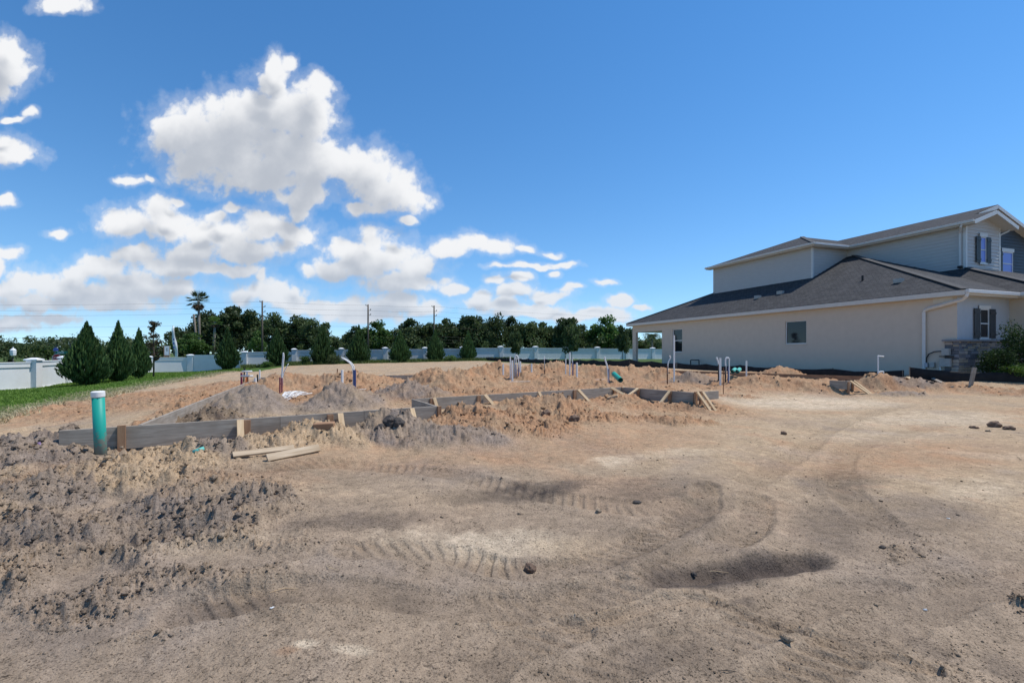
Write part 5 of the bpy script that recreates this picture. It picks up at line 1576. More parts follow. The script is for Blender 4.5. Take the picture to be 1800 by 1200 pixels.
A, B_, C_, E_, F_ = FP(104, 757), FP(768, 713.5), FP(725, 701), FP(1092, 680), FP(1219, 689.5)
LF, LB = FP(246, 746), FP(456, 663.5)
BR_, RR_ = Vector((8.7, 25.5, TOPZ)), Vector((14.9, 18.1, TOPZ))
BH = .286
nAB = (B_ - A).normalized(); outAB = Vector((nAB.y, -nAB.x, 0))       # towards the camera
# near run, in lengths of lumber with stakes and braces
f1 = empty('formwork', A, 0, 'near weathered board formwork running from the green pipe to the corner', 'formwork', 'slab formwork')
q = [0, .49, .74, 1.0]
for a, b in zip(q[:-1], q[1:]):
    plank('board', A.lerp(B_, a) + Vector((0, 0, random.Random(a).uniform(-.006, .006))), A.lerp(B_, b) - nAB * .004, BH, .038, M['wood_grey'], f1)
def on_ab(px):
    best = min((abs(CX + FPX * A.lerp(B_, t / 400).x / A.lerp(B_, t / 400).y - px), t / 400) for t in range(401))
    return A.lerp(B_, best[1])
p = on_ab(214) + outAB * .045; stake(f1, (p.x, p.y, .05), (p.x, p.y, .585), .085, .04, M['wood_brown'], face=outAB)
for px in (434, 580):
    p = on_ab(px) + outAB * .045; stake(f1, (p.x, p.y, .1), (p.x, p.y, .545), .09, .04, M['wood_brown'], face=outAB)
for px, ln in ((421, .35), (597, .3)):
    p = on_ab(px) + outAB * .05; stake(f1, p + outAB * .24 + Vector((0, 0, -.42)), (p.x, p.y, .55), .085, .04, M['wood_new'], 'brace', outAB)
p = on_ab(723) + outAB * .04; stake(f1, p + outAB * .2 + Vector((0, 0, -.3)), (p.x, p.y, .55), .08, .04, M['wood_new'], 'brace', outAB)
p = B_ + outAB * .03 + nAB * .03; stake(f1, (p.x, p.y, .1), (p.x, p.y, .56), .07, .05, M['wood_brown'], face=outAB)
plank('board', B_ + Vector((-.02, .03, 0)), C_, BH, .038, M['wood_grey'], f1)
# set-back run with the corner at the entry
nCE = (E_ - C_).normalized(); outCE = Vector((nCE.y, -nCE.x, 0))
f2 = empty('formwork', C_, 0, 'middle formwork with slanting braces set back behind the dirt heap', 'formwork', 'slab formwork')
for a, b in ((.012, .30), (.30, .62), (.62, 1.0)):
    plank('board', C_.lerp(E_, a), C_.lerp(E_, b) - nCE * .004, BH, .038, M['wood_grey'], f2)
def on_ce(px):
    best = min((abs(CX + FPX * C_.lerp(E_, t / 400).x / C_.lerp(E_, t / 400).y - px), t / 400) for t in range(401))
    return C_.lerp(E_, best[1])
for px in (758, 840, 1008, 1078):
    p = on_ce(px) + outCE * .045; stake(f2, (p.x, p.y, .0), (p.x, p.y, .555), .09, .04, M['wood_brown'], face=outCE)
for px, dx in ((761, .1), (850, .22), (945, .1), (1014, .30), (1072, .42), (1093, .3)):
    p = on_ce(px) + outCE * .05; e = p + outCE * dx + nCE * dx * .5; z = gz(e.x, e.y) - .03
    stake(f2, (e.x, e.y, z), (p.x, p.y, .565), .07, .038, M['wood_new'], 'brace', outCE)
nEF = (F_ - E_).normalized(); outEF = Vector((nEF.y, -nEF.x, 0))
plank('board', E_ + nEF * .02, F_, BH, .038, M['wood_grey'], f2)
for t in (.28, .72):
    p = E_.lerp(F_, t) + outEF * .045; stake(f2, (p.x, p.y, -.02), (p.x, p.y, .555), .09, .04, M['wood_brown'], face=outEF)
    e = p + outEF * .42 - nEF * .05; z = gz(e.x, e.y) - .03
    stake(f2, (e.x, e.y, z), (p.x, p.y, .56), .07, .038, M['wood_new'], 'brace', outEF)
# the braced corner post group
plank('board', F_ + nEF * .03 + Vector((-.01, 0, 0)), F_ + nEF * .03 + nCE * .95, .2, .038, M['wood_grey'], f2)
for k, (a, b) in enumerate((((0, -.03), (0, -.05)), ((.2, .02), (.2, .0)))):
    p = F_ + nCE * a[0] + nEF * .06; stake(f2, (p.x, p.y, -.02), (p.x, p.y, .58), .085, .045, M['wood_brown'], face=nEF)
    e = p + nEF * .3 + nCE * .16; stake(f2, (e.x, e.y, gz(e.x, e.y) - .03), (p.x + .02, p.y - .05, .57), .07, .038, M['wood_new'], 'brace', nEF)

# left run going back, rear run, right run
f3 = empty('formwork', LF, 0, 'pale sunlit formwork run going back along the left of the pad', 'formwork', 'slab formwork')
nl_ = (LB - LF).normalized()
for a, b in ((0, .19), (.19, .40), (.40, .66), (.66, 1.0)):
    plank('board', LF.lerp(LB, a), LF.lerp(LB, b) - nl_ * .004, BH, .038, M['wood_grey'], f3)
for t in (.05, .2, .4, .6, .8):
    p = LF.lerp(LB, t) - Vector((nl_.y, -nl_.x, 0)) * .045; stake(f3, (p.x, p.y, .0), (p.x, p.y, .545), .08, .04, M['wood_grey'], face=(-1, 0, 0))
f4 = empty('formwork', LB, 0, 'low far formwork boards closing the back of the pad', 'formwork', 'slab formwork')
for a, b in ((.0, .25), (.25, .5), (.5, .75), (.75, 1.0)):
    plank('board', LB.lerp(BR_, a), LB.lerp(BR_, b), BH, .038, M['wood_grey'], f4)
f5 = empty('formwork', BR_, 0, 'brown formwork boards along the right of the pad by the silt fence', 'formwork', 'slab formwork')
nr_ = (RR_ - BR_).normalized()
for a, b in ((.0, .24), (.24, .5), (.5, .76), (.76, 1.0)):
    plank('board', BR_.lerp(RR_, a), BR_.lerp(RR_, b) - nr_ * .004, BH, .038, M['wood_brown'], f5)
for t in (.12, .36, .6, .85):
    p = BR_.lerp(RR_, t) + Vector((nr_.y, -nr_.x, 0)) * -.045; stake(f5, (p.x, p.y, .0), (p.x, p.y, .55), .08, .04, M['wood_brown'], face=(-1, 0, 0))
# two small braced bulkheads at the right
def bulkhead(px, py, label, s=1.0):
    a = FP(px, py)
    r = empty('form_bulkhead', (a.x, a.y, 0), 0, label, 'formwork', 'braced form ends')
    b = a + nCE * .42 * s
    plank('board', a, b, BH * s, .038, M['wood_grey'], r)
    plank('board', a + Vector((.02, .02, 0)), a - nEF * .5 * s, BH * s, .038, M['wood_grey'], r)
    for t in (.08, .85):
        p = a.lerp(b, t) + nEF * .05; g = gz(p.x, p.y); stake(r, (p.x, p.y, g - .1), (p.x, p.y, .54), .085, .045, M['wood_brown'], face=nEF)
    for t in (.3, .95):
        p = a.lerp(b, t) + nEF * .06; e = p + nEF * .48 * s + nCE * .2 * s; g = gz(e.x, e.y)
        stake(r, (e.x, e.y, g - .03), (p.x, p.y, .56), .075, .04, M['wood_new'], 'brace', nEF)
    return r
bulkhead(1488, 669.5, 'braced form end standing alone on the open sand')
bulkhead(1588, 662.5, 'small braced form end behind the big dirt mound', .8)

# loose lumber
def loose(name, a, b, w, t, mat, label, roll=0.0, cat='plank', group=None):
    o = plank(name, a, b, w, t, mat, None, True, roll)
    return tag(o, label, cat, group)
_DS = np.concatenate([np.linspace(1.8, 9, 260), np.linspace(9.05, 30, 300)])
def gpt(px, py, dz=0.0):
    """point where the line of sight through (px, py) first meets the ground"""
    zr_ = CAMZ - (py - HY) / FPX * _DS
    zg = terrain(PX(px, _DS), _DS, False)
    k = int(np.argmax(zr_ <= zg))
    return Vector((PX(px, _DS[k]), _DS[k], float(zg[k]) + dz))
loose('loose_plank', gpt(409, 807, dz=.04), gpt(517, 794, dz=.05), .085, .026, M['wood_mid'], 'upper of two pale planks lying on the dirt', .5, 'plank', 'planks on the dirt')
loose('loose_plank', gpt(469, 812, dz=.045), gpt(561, 795, dz=.055), .095, .028, M['wood_mid'], 'lower pale plank with its cut end towards the viewer', .9, 'plank', 'planks on the dirt')
loose('loose_plank', gpt(1637, 671, dz=.05) + Vector((0, 0, .1)), gpt(1674, 682, dz=.03), .09, .04, M['wood_grey'], 'grey board leaning on the dirt below the silt fence', .3)
loose('loose_plank', gpt(1068, 702, dz=.03), gpt(1086, 700, dz=.04), .14, .04, M['wood_new'], 'short pale offcut lying under the middle formwork', 0)
loose('loose_plank', gpt(1536, 689, dz=.02), gpt(1551, 688, dz=.02), .08, .03, M['wood_new'], 'thin pale offcut on the sand beside the lone form end', 0)
st = stake(None, (PX(1702, 16.3), 16.3, .0), (PX(1708, 16.3) + .05, 16.25, 1.0), .13, .045, M['wood_grey'], 'survey_stake', (0, -1, 0))
tag(st, 'leaning grey wooden stake before the black silt fence', 'stake')
tb = gpt(570, 757, dz=.04)
ch = MB(); ch.box(-.14, .14, -.06, .06, -.06, .06); o = ch.build('timber_block', M['wood_brown'], None, bevel=.012); o.location = tb; o.rotation_euler = (.1, -.04, .15)
tag(o, 'dark rotten timber block half sunk in the dirt', 'timber')

# green drain pipe with a white cap
gp0, gp1 = P(177.5, 806, 5.72), P(172.5, 697, 5.68)
gpipe = empty('drain_pipe', (gp0.x, gp0.y, 0), 0, 'upright teal green drain pipe with white cap', 'pipe')
ax = gp1 - gp0
mb = MB(); mb.tube([gp0 - ax * .4 - gpipe.location, gp1 - gpipe.location], .061, 32); mb.build('tube', M['pvc_green'], gpipe, True)
for f in gpipe.children[0].data.polygons:
    if len(f.vertices) > 4: f.use_smooth = False
mb = MB(); u = ax.normalized(); c = gp1 - gpipe.location
mb.tube([c - u * .005, c + u * .003, c + u * .058, c + u * .064], [.063, .067, .067, .061], 32); mb.build('cap', M['pvc_white'], gpipe)

# plumbing stubs and conduits standing in the fill
def stub(px, base, top, d, r, mat, label, cat='pipe', name='pipe_stub', lean=0.0, group='pipe stubs in the fill'):
    a = P(px, base, d); b = P(px + lean, top, d)
    mb = MB(); mb.tube([(0, 0, -.3), (0, 0, 0), (b.x - a.x, 0, b.z - a.z)], r * .66, 12)
    o = mb.build(name, mat, None, False); o.location = a
    return tag(o, label, cat, group)
def bent(pts, d, r, mat, label, name='conduit', group='bent conduits'):
    """flexible pipe through picture points at distance d"""
    q = [P(x, y, d) for x, y in pts]; o0 = q[0].copy()
    sp = []
    for i in range(len(q) - 1):
        p0, p1, p2, p3 = q[max(i - 1, 0)], q[i], q[i + 1], q[min(i + 2, len(q) - 1)]
        for k in range(5):
            t = k / 5
            sp.append(0.5 * ((2 * p1) + (p2 - p0) * t + (2 * p0 - 5 * p1 + 4 * p2 - p3) * t * t + (3 * p1 - p0 - 3 * p2 + p3) * t ** 3) - o0)
    sp.append(q[-1] - o0)
    mb = MB(); mb.tube([Vector((0, 0, -.25))] + sp, r, 10); o = mb.build(name, mat, None, True); o.location = o0
    return tag(o, label, 'conduit', group)

# left cluster by the end of the pale formwork
tee = empty('pipe_tee', P(434, 682, 15.4), 0, 'orange pipe with white T-shaped top by the pale formwork', 'pipe')
mb = MB(); mb.tube([(0, 0, -.2), (0, 0, .36)], .045, 12); mb.build('tube', M['pipe_orange'], tee, True)
mb = MB(); mb.tube([(-.19, 0, .39), (.19, 0, .39)], .03, 10); mb.tube([(0, 0, .36), (0, 0, .53)], .025, 10); mb.build('tee', M['pvc_white'], tee, True)
mb = MB(); mb.tube([(-.16, 0, .54), (.16, 0, .54)], .028, 10); mb.build('crossbar', M['pvc_white'], tee, True)
stub(424.5, 680, 655, 15.6, .05, M['pex_maroon'], 'maroon pipe stub left of the orange pipe')
stub(428.5, 668, 647, 16.2, .035, M['pipe_black'], 'black stub showing behind the white T', lean=1.5)
stub(449, 677, 664, 14.8, .055, M['pvc_white'], 'short white pipe stub right of the orange pipe')
stub(452.5, 676, 658, 14.9, .035, M['pipe_black'], 'black stub between two white stubs near the formwork end')
stub(456.5, 673, 650, 15.2, .035, M['pvc_white'], 'taller white stub with dark tip near the formwork end')
stub(492, 691, 663, 12.6, .028, M['pex_maroon'], 'left of two maroon sleeves below the tall white conduit')
stub(495.5, 691, 664, 12.5, .028, M['pex_maroon'], 'right of two maroon sleeves below the tall white conduit')
bent([(495, 668), (496, 645), (497.5, 626), (498, 620), (499, 628), (497, 650), (495.5, 668)], 12.7, .014, M['pvc_white'], 'tall white conduit loop rising from the maroon sleeves')
bent([(497, 662), (500, 652), (507, 639)], 12.8, .011, M['pvc_white'], 'thin white branch leaning right off the tall conduit')
stub(601.5, 672, 650, 14.2, .055, M['pvc_white'], 'plain white pipe stub left of the blue sleeves')
stub(593, 663, 648, 15.5, .025, M['rust'], 'thin dark rod left of the plain white stub')
stub(622, 678, 650, 12.9, .03, M['pex_blue'], 'left blue sleeve under the arching conduits')
stub(624.5, 678, 650, 12.8, .03, M['pex_blue'], 'right blue sleeve under the arching conduits')
bent([(621, 672), (620.5, 652), (616, 639), (600, 628)], 12.9, .015, M['pvc_white'], 'white conduit arching left from the blue sleeves')
bent([(623, 672), (622.5, 650), (621, 642), (613, 634), (601, 629)], 12.95, .015, M['pvc_white'], 'second white conduit arching left just below the first')
# tangle of white flexible tubing in the hollow
rq = random.Random(4)
tang = empty('tubing_tangle', gpt(525, 704), 0, 'tangle of white flexible tubing lying in the hollow', 'tubing')
for i in range(16):
    mb = MB(); a = rq.uniform(.2, 1.9); l = rq.uniform(.35, .75); s = rq.uniform(-.25, .25)
    pts = [(-.28 + s * .5 + k * .1 * math.cos(a) * l * 1.6 + rq.uniform(-.03, .03), -.25 + k * .12 * math.sin(a) * 1.5 + rq.uniform(-.03, .03), .02 + .10 * math.sin(k * .8 + s) * rq.random() + .025 * k + i * .004) for k in range(6)]
    mb.tube(pts, .010, 6); mb.build('tube', M['pvc_white'], tang, True)

# centre cluster
for i, (px, base, top, d, r, m, lab) in enumerate([
    (897, 656, 626, 17.0, .035, 'pvc_white', 'leftmost white pipe of the tall centre cluster'), (900.5, 662, 633, 16.6, .05, 'pvc_white', 'thick white pipe at the front of the centre cluster'),
    (903.5, 659, 632, 17.0, .03, 'pipe_black', 'black pipe in the centre cluster'), (907, 659, 640, 17.1, .03, 'pex_blue', 'dark blue sleeve in the centre cluster'),
    (911, 659, 640, 17.0, .03, 'pex_blue', 'right dark blue sleeve in the centre cluster'), (914.5, 654, 635, 17.6, .05, 'pvc_white', 'rightmost white stub of the centre cluster'),
    (884.5, 653, 640, 18.8, .05, 'pvc_white', 'short white stub left of the centre cluster'), (934.5, 653, 639, 19.0, .05, 'pvc_white', 'short white stub right of the centre cluster'),
    (1001.5, 650, 619, 19.5, .045, 'pvc_white', 'tall white pipe in the group below the middle young tree'), (994.5, 645, 630, 20.0, .035, 'pvc_white', 'short white stub left in the group below the middle young tree'),
    (1007, 652, 636, 19.2, .04, 'pex_blue', 'blue sleeve in the group below the middle young tree'), (1014, 652, 637, 19.2, .06, 'pvc_white', 'thick white stub right in the group below the middle young tree'),
    (957.5, 647, 632, 21.0, .03, 'pipe_black', 'dark stub standing alone between the two pipe groups'), (874, 648, 637, 20.5, .025, 'rust', 'thin rusty rod on the heap left of the centre cluster'),
    (1070, 668, 648, 15.5, .035, 'pex_blue', 'blue sleeve beside the fallen green pipe'),
    (1173, 662, 643, 18.0, .035, 'rust', 'rusty red sleeve left of the tall white post'), (1185, 662, 589, 18.2, .045, 'pvc_white', 'tallest white post standing before the house window'),
    (1266, 664, 629, 17.6, .055, 'pvc_white', 'thick white stub in the cluster before the house wall'), (1263, 661, 640, 17.9, .035, 'pipe_black', 'black sleeve left in the cluster before the house wall'),
    (1275, 661, 643, 17.7, .04, 'pipe_black', 'black sleeve in the middle of the cluster before the house wall'), (1282, 664, 629, 17.8, .03, 'pvc_white', 'right white stub of the cluster before the house wall'),
    (1280, 663, 645, 17.5, .03, 'pex_blue', 'blue sleeve right in the cluster before the house wall'), (1271.5, 678, 646, 15.2, .018, 'rust', 'rusty reinforcing rod standing below the pipe cluster'),
    (1312, 654, 634, 18.6, .045, 'pvc_white', 'lone white stub right of the green pipe ends'),
    (1547, 665, 656, 17.3, .03, 'pvc_white', 'small white stub on top of the big dirt mound')]):
    stub(px, base, top, d, r, M[m], lab)
bent([(905, 650), (904.5, 632), (907, 624), (911, 630), (911.5, 645)], 17.0, .02, M['pvc_white'], 'white conduit hoop over the centre cluster')
bent([(908, 650), (907, 632), (905, 625)], 17.1, .016, M['pvc_white'], 'short white conduit inside the centre cluster')
bent([(957.5, 640), (957, 632), (956.5, 626)], 21.0, .02, M['pvc_white'], 'white tip on the dark stub between the pipe groups')
bent([(1069, 660), (1067.5, 645), (1064, 633), (1062.5, 627)], 15.5, .024, M['pvc_white'], 'white conduit leaning left out of the blue sleeve')
bent([(1006.5, 640), (1006, 632), (1007, 628)], 19.2, .02, M['pvc_white'], 'white tip above the blue sleeve by the middle young tree')
bent([(1173.5, 646), (1175, 636), (1178.5, 629), (1177, 625)], 18.0, .02, M['pvc_white'], 'white conduit bending over the rusty red sleeve')
bent([(1264, 645), (1262.5, 636), (1259.5, 628)], 17.9, .025, M['pvc_white'], 'white conduit leaning left in the cluster before the house wall')
bent([(1275.5, 645), (1275.5, 633), (1276.5, 629), (1281, 629)], 17.7, .025, M['pvc_white'], 'white conduit hooked right in the cluster before the house wall')
bent([(1543.5, 662), (1543.5, 640), (1543.5, 626.5), (1543.6, 625.5), (1553.5, 626.5)], 17.2, .022, M['pvc_white'], 'white L-shaped riser behind the big dirt mound')
bent([(1544, 654), (1549, 653), (1552.6, 653.2), (1553, 656), (1553, 662)], 17.25, .022, M['pvc_white'], 'low white pipe bend beside the L-shaped riser')
# fallen green pipe and pipe ends
def lying(a, b, r, mat, label, name='drain_pipe', group='green drain pieces'):
    o0 = Vector(a); mb = MB(); d = (Vector(b) - o0)
    n = d.normalized()
    mb.tube([Vector((0, 0, 0)), d], r, 16, cap=False); mb.tube([d, Vector((0, 0, 0))], r * .9, 16, cap=False)
    o = mb.build(name, mat, None, True); o.location = o0
    return tag(o, label, 'pipe', group)
lying(P(1091, 668, 15.6), P(1079, 657, 16.3), .085, M['pvc_green_clean'], 'fallen green drain pipe in the centre of the pad')
M['pvc_teal'] = speckle('pvc_teal', (.10, .42, .36), (.13, .48, .41), 3, .5)
lying(P(1288, 653, 17.9), P(1292, 649, 18.5), .075, M['pvc_teal'], 'left of two pale green pipe ends by the brown formwork')
lying(P(1296, 653, 17.9), P(1300, 649, 18.5), .075, M['pvc_teal'], 'right of two pale green pipe ends by the brown formwork')
p = gpt(349, 799, dz=.02)
mb = MB(); mb.tube([(-.05, -.02, 0), (.05, .03, .035)], .035, 10); o = mb.build('pipe_offcut', M['pvc_teal'], None, True); o.location = p; tag(o, 'small turquoise pipe offcut buried in front of the near formwork', 'pipe')
p = P(72, 782, 5.6)
mb = MB(); mb.tube([(.03, .02, -.12), (-.02, -.01, .035)], .017, 10); o = mb.build('pipe_offcut', speckle('pipe_purple', (.16, .10, .2), (.22, .15, .27), 6, .5), None, True); o.location = p; tag(o, 'purple pipe end poking out of the grey dirt heap', 'pipe')
# mason's strings stretched across the pad
for a, b, lab in ((FP(628, 684, .53), FP(770, 676, .53), 'white string line stretched across the left of the pad'), (FP(860, 671, .53), FP(1063, 666.5, .53), 'white string line stretched across the middle of the pad')):
    mb = MB(); m_ = (a + b) / 2 - Vector((0, 0, .02)); mb.tube([Vector((0, 0, 0)), m_ - a, b - a], .006, 5); o = mb.build('string_line', M['pvc_white'], None); o.location = a; tag(o, lab, 'string', 'string lines')

# ------------------------------------------------------------------ beyond the wall: poles, wires, signs, far house
def pole(px, d, top, label):
    h = CAMZ + (HY - top) / FPX * d
    r = empty('utility_pole', (PX(px, d), d, 0), 0, label, 'utility pole', 'utility poles')
    mb = MB(); mb.tube([(0, 0, -.5), (0, 0, h)], [.2, .14], 10); mb.build('mast', M['bark'], r, True)
    for z in (h - .35, h - 1.3, h - 2.3):
        mb = MB(); mb.tube([(0, 0, z), (.55 if z < h - .5 else -.45, 0, z + .12)], .045, 6); mb.tube([(.55 if z < h - .5 else -.45, 0, z + .1), (.55 if z < h - .5 else -.45, 0, z + .38)], .07, 8)
        mb.build('insulator_arm', M['pipe_black'], r)
    return Vector((PX(px, d), d, h))
tops = [Vector((PX(-330, 93), 93, 11.2)), pole(461, 95, 528.5, 'left utility pole rising through the oaks'), pole(647, 100, 535, 'middle utility pole by the gap in the trees'), pole(763, 103, 537, 'right utility pole among the trees'), Vector((PX(1010, 118), 118, 11.0)), Vector((PX(1330, 140), 140, 11.0))]
WD = [('top', -.15), ('second', -1.25), ('third', -2.3), ('fourth', -4.6), ('fifth', -6.6), ('sixth', -7.25), ('lowest', -7.9)]
for nm, dz in WD:
    mb = MB()
    for a, b in zip(tops[:-1], tops[1:]):
        pts = []
        for k in range(13):
            t = k / 12; q = a.lerp(b, t); pts.append(q + Vector((0, .3, dz - (.9 if (b - a).length > 40 else .35) * 4 * t * (1 - t) * .5)) - tops[0])
        mb.tube(pts, .012, 4, cap=False)
    o = mb.build('power_line', M['pipe_black'], None); o.location = tops[0]
    tag(o, '%s power line strung between the utility poles' % nm, 'power line', 'power lines')

# street lamp
lp = P(23, 632, 58); sl = empty('street_lamp', (lp.x, lp.y, -1.2), 0, 'street lamp with white lantern head at the far left', 'street lamp')
zt = CAMZ + (HY - 626) / FPX * 58 + 1.2
mb = MB(); mb.lathe((0, 0, 0), [(.14, 0), (.12, .3), (.05, .5), (.045, zt)], 10); mb.build('post', M['pipe_black'], sl, True)
mb = MB(); mb.lathe((0, 0, zt), [(.12, 0), (.26, .12), (.30, .55), (.22, .72)], 8); mb.build('lantern', M['pvc_white'], sl)
mb = MB(); mb.lathe((0, 0, zt), [(.31, .72), (.2, .88), (.05, .98), (.03, 1.12)], 8); mb.build('lantern_roof', M['wall_cap'], sl)
# street signs
sp_ = P(100, 632, 50); sg = empty('street_sign', (sp_.x, sp_.y, -1.2), R(14), 'stop sign with green street name blades above the wall', 'street sign')
zc = lambda py: CAMZ + (HY - py) / FPX * 50 + 1.2
mb = MB(); mb.tube([(0, .05, 0), (0, .05, zc(611))], .04, 8); mb.build('post', M['grey_metal'], sg, True)
M['sign_red'] = speckle('sign_red', (.36, .015, .02), (.40, .02, .025), 3, .4); M['sign_green'] = speckle('sign_green', (.0, .14, .10), (.0, .17, .12), 3, .4); M['sign_blue'] = speckle('sign_blue', (.10, .13, .42), (.13, .16, .46), 3, .4)
def octa(r, y, mat, nm, zc_):
    mb = MB(); vs = [(r * math.cos(R(22.5 + 45 * k)), yy, zc_ + r * math.sin(R(22.5 + 45 * k))) for yy in (y, y + .01) for k in range(8)]
    mb.add(vs, [tuple(range(8)), tuple(range(15, 7, -1))] + [(k, (k + 1) % 8, 8 + (k + 1) % 8, 8 + k) for k in range(8)]); return mb.build(nm, mat, sg)
octa(.47, .0, M['pvc_white'], 'stop_border', zc(629.5)); octa(.435, -.012, M['sign_red'], 'stop_plate', zc(629.5))
tx = bpy.data.curves.new('stop_lettering', 'FONT'); tx.body = 'STOP'; tx.size = .36; tx.align_x = 'CENTER'; tx.align_y = 'CENTER'; tx.extrude = .002; tx.materials.append(M['pvc_white'])
tmp_ = bpy.data.objects.new('lettering_curve', tx); COL.objects.link(tmp_); me_ = bpy.data.meshes.new_from_object(tmp_); bpy.data.objects.remove(tmp_)
to = link('lettering', me_); to.parent = sg; to.location = (0, -.018, zc(629.5)); to.rotation_euler = (R(90), 0, 0)
mb = MB(); mb.box(-.12, 1.0, .0, .012, zc(622), zc(617)); mb.build('name_blade', M['sign_green'], sg)
mb = MB(); mb.box(.05, .62, -.004, -.001, zc(620.2), zc(618.9)); mb.build('blade_legend', M['pvc_white'], sg)
mb = MB(); mb.add([(-.32, 0, zc(616.6)), (.12, 0, zc(616.6)), (.12, 0, zc(612.5)), (-.1, 0, zc(610.6)), (-.32, 0, zc(612.5)), (-.32, .012, zc(616.6)), (.12, .012, zc(616.6)), (.12, .012, zc(612.5)), (-.1, .012, zc(610.6)), (-.32, .012, zc(612.5))],
            [(0, 1, 2, 3, 4), (9, 8, 7, 6, 5), (0, 5, 6, 1), (1, 6, 7, 2), (2, 7, 8, 3), (3, 8, 9, 4), (4, 9, 5, 0)]); mb.build('emblem_plate', M['sign_blue'], sg)
# feather flag and sales board
fp_ = P(303, 640, 72); ff = empty('feather_flag', (fp_.x, fp_.y, -.8), 0, 'tall white feather flag behind the wall', 'flag')
zf = lambda py: CAMZ + (HY - py) / FPX * 72 + .8
mb = MB(); mb.tube([(.35, .03, 0), (.12, .03, zf(600)), (-.12, .03, zf(580)), (.02, .03, zf(572))], .03, 6); mb.build('flag_pole', M['grey_metal'], ff, True)
mb = MB(); N_ = 12
vs = []
for k in range(N_ + 1):
    t = k / N_; z_ = zf(630) + (zf(572.5) - zf(630)) * t
    cx_ = .30 - .42 * t + .12 * math.sin(t * 7); wv = (.20 + .22 * math.sin(math.pi * min(t * 1.15, 1))) * (1 if t < .82 else (1 - t) / .18)
    for s in (-1, 1):
        vs.append((cx_ + s * wv * .75 + .25, .06 * math.sin(k * 1.1 + s), z_))
mb.add(vs, [(2 * k, 2 * k + 1, 2 * k + 3, 2 * k + 2) for k in range(N_)]); fl = mb.build('flag_cloth', M['pvc_white'], ff, True)
sm = fl.modifiers.new('thickness', 'SOLIDIFY'); sm.thickness = .01
for k, (z_, w_) in enumerate(((612, .10), (605, .12), (598, .09))):
    mb = MB(); mb.box(.28 - w_, .28 + w_, -.11, -.105, zf(z_), zf(z_ - 3)); mb.build('flag_print', M['sign_blue'], ff)
bp_ = P(293, 640, 66); sb = empty('sales_board', (bp_.x, bp_.y, -.8), R(25), 'dark framed sales board with white poster behind the wall', 'sign')
zb_ = lambda py: CAMZ + (HY - py) / FPX * 66 + .8
mb = MB(); mb.box(-.34, -.26, -.04, .04, 0, zb_(607.5)); mb.build('post', M['wood_brown'], sb)
mb = MB(); mb.box(.30, .40, -.04, .04, 0, zb_(608)); mb.build('post', M['wood_new'], sb)
mb = MB(); mb.box(-.25, .29, -.02, .02, zb_(624), zb_(608)); mb.build('poster', M['pvc_white'], sb)
mb = MB(); mb.box(-.05, .12, -.025, -.021, zb_(617), zb_(611)); mb.build('poster_print', M['grey_metal'], sb)
mb = MB(); mb.box(-.25, .29, -.02, .02, 0, zb_(624.2)); mb.build('lower_panel', M['wood_brown'], sb)
# far red-roofed house
hp = P(1076, 625, 125); fh = empty('far_house', (hp.x, hp.y, 0), R(20), 'far house with terracotta roof peeping over the wall', 'house')
zz_ = lambda py: CAMZ + (HY - py) / FPX * 125
mb = MB(); mb.box(-6.5, 6.5, -3, 5, -.5, zz_(606)); mb.build('wall', speckle('far_stucco', (.42, .36, .29), (.48, .41, .33), 3, .9), fh)
mb = MB(); e0, e1 = zz_(606.2), zz_(591)
mb.add([(-7, -3.5, e0), (7, -3.5, e0), (7, 5.5, e0), (-7, 5.5, e0), (-2.5, 1, e1), (2.5, 1, e1)], [(0, 1, 5, 4), (1, 2, 5), (2, 3, 4, 5), (3, 0, 4), (3, 2, 1, 0)])
mb.build('roof', speckle('terracotta', (.30, .15, .10), (.40, .22, .15), 4, .9), fh)
for x_ in (-4, -1, 2.6):
    mb = MB(); mb.box(x_, x_ + 1.2, -3.06, -3.0, .9, 2.2); mb.build('window', M['glass'], fh)

# ------------------------------------------------------------------ rocks and clods
def lump_mesh(name, seed, mat, sub=3, amp=.35):
    rd = random.Random(seed)
    import bmesh
    bm = bmesh.new(); bmesh.ops.create_icosphere(bm, subdivisions=sub, radius=1)
    o = Vector((rd.uniform(0, 50), rd.uniform(0, 50), rd.uniform(0, 50)))
    for v in bm.verts:
        n = v.co.normalized()
        k = 1 + amp * mnoise.noise(n * 1.6 + o) + amp * .5 * mnoise.noise(n * 4.1 + o) + amp * .28 * mnoise.noise(n * 9.5 + o)
        v.co = n * k
    me = bpy.data.meshes.new(name); bm.to_mesh(me); bm.free(); me.materials.append(mat)
    return me
M['clod_brown'] = speckle('clod_brown', (.13, .085, .06), (.24, .16, .11), 8, .95, .7, 6, 40)
M['clod_dark'] = speckle('clod_dark', (.06, .05, .044), (.13, .11, .095), 8, .95, .8, 6, 40)
M['clod_tan'] = speckle('clod_tan', (.26, .19, .13), (.38, .29, .2), 8, .95, .7, 6, 40)
def clod(px, py, rpx, mat, label, seed, sq=.75, name='soil_clod', group=None, sx=1.0):
    p = gpt(px, py + rpx * .35); r = rpx / FPX * p.y
    o = link(name, lump_mesh(name, seed, mat)); o.scale = (r * sx, r, r * sq); o.rotation_euler = (0, 0, seed * 1.3)
    o.location = p + Vector((0, 0, r * sq * .45))
    return tag(o, label, 'clod', group)
clod(932, 1003, 10, M['clod_brown'], 'round dark clod alone on the pale sand in the foreground', 1, .9)
clod(1748, 747, 9, M['clod_brown'], 'largest of the brown clods at the right', 2, .75, group='brown clods at the right')
clod(1774, 752, 8, M['clod_brown'], 'low brown clod right of the largest one', 3, .5, group='brown clods at the right', sx=1.2)
clod(1712, 751, 6, M['clod_brown'], 'small brown clod left of the largest one', 4, .5, group='brown clods at the right')
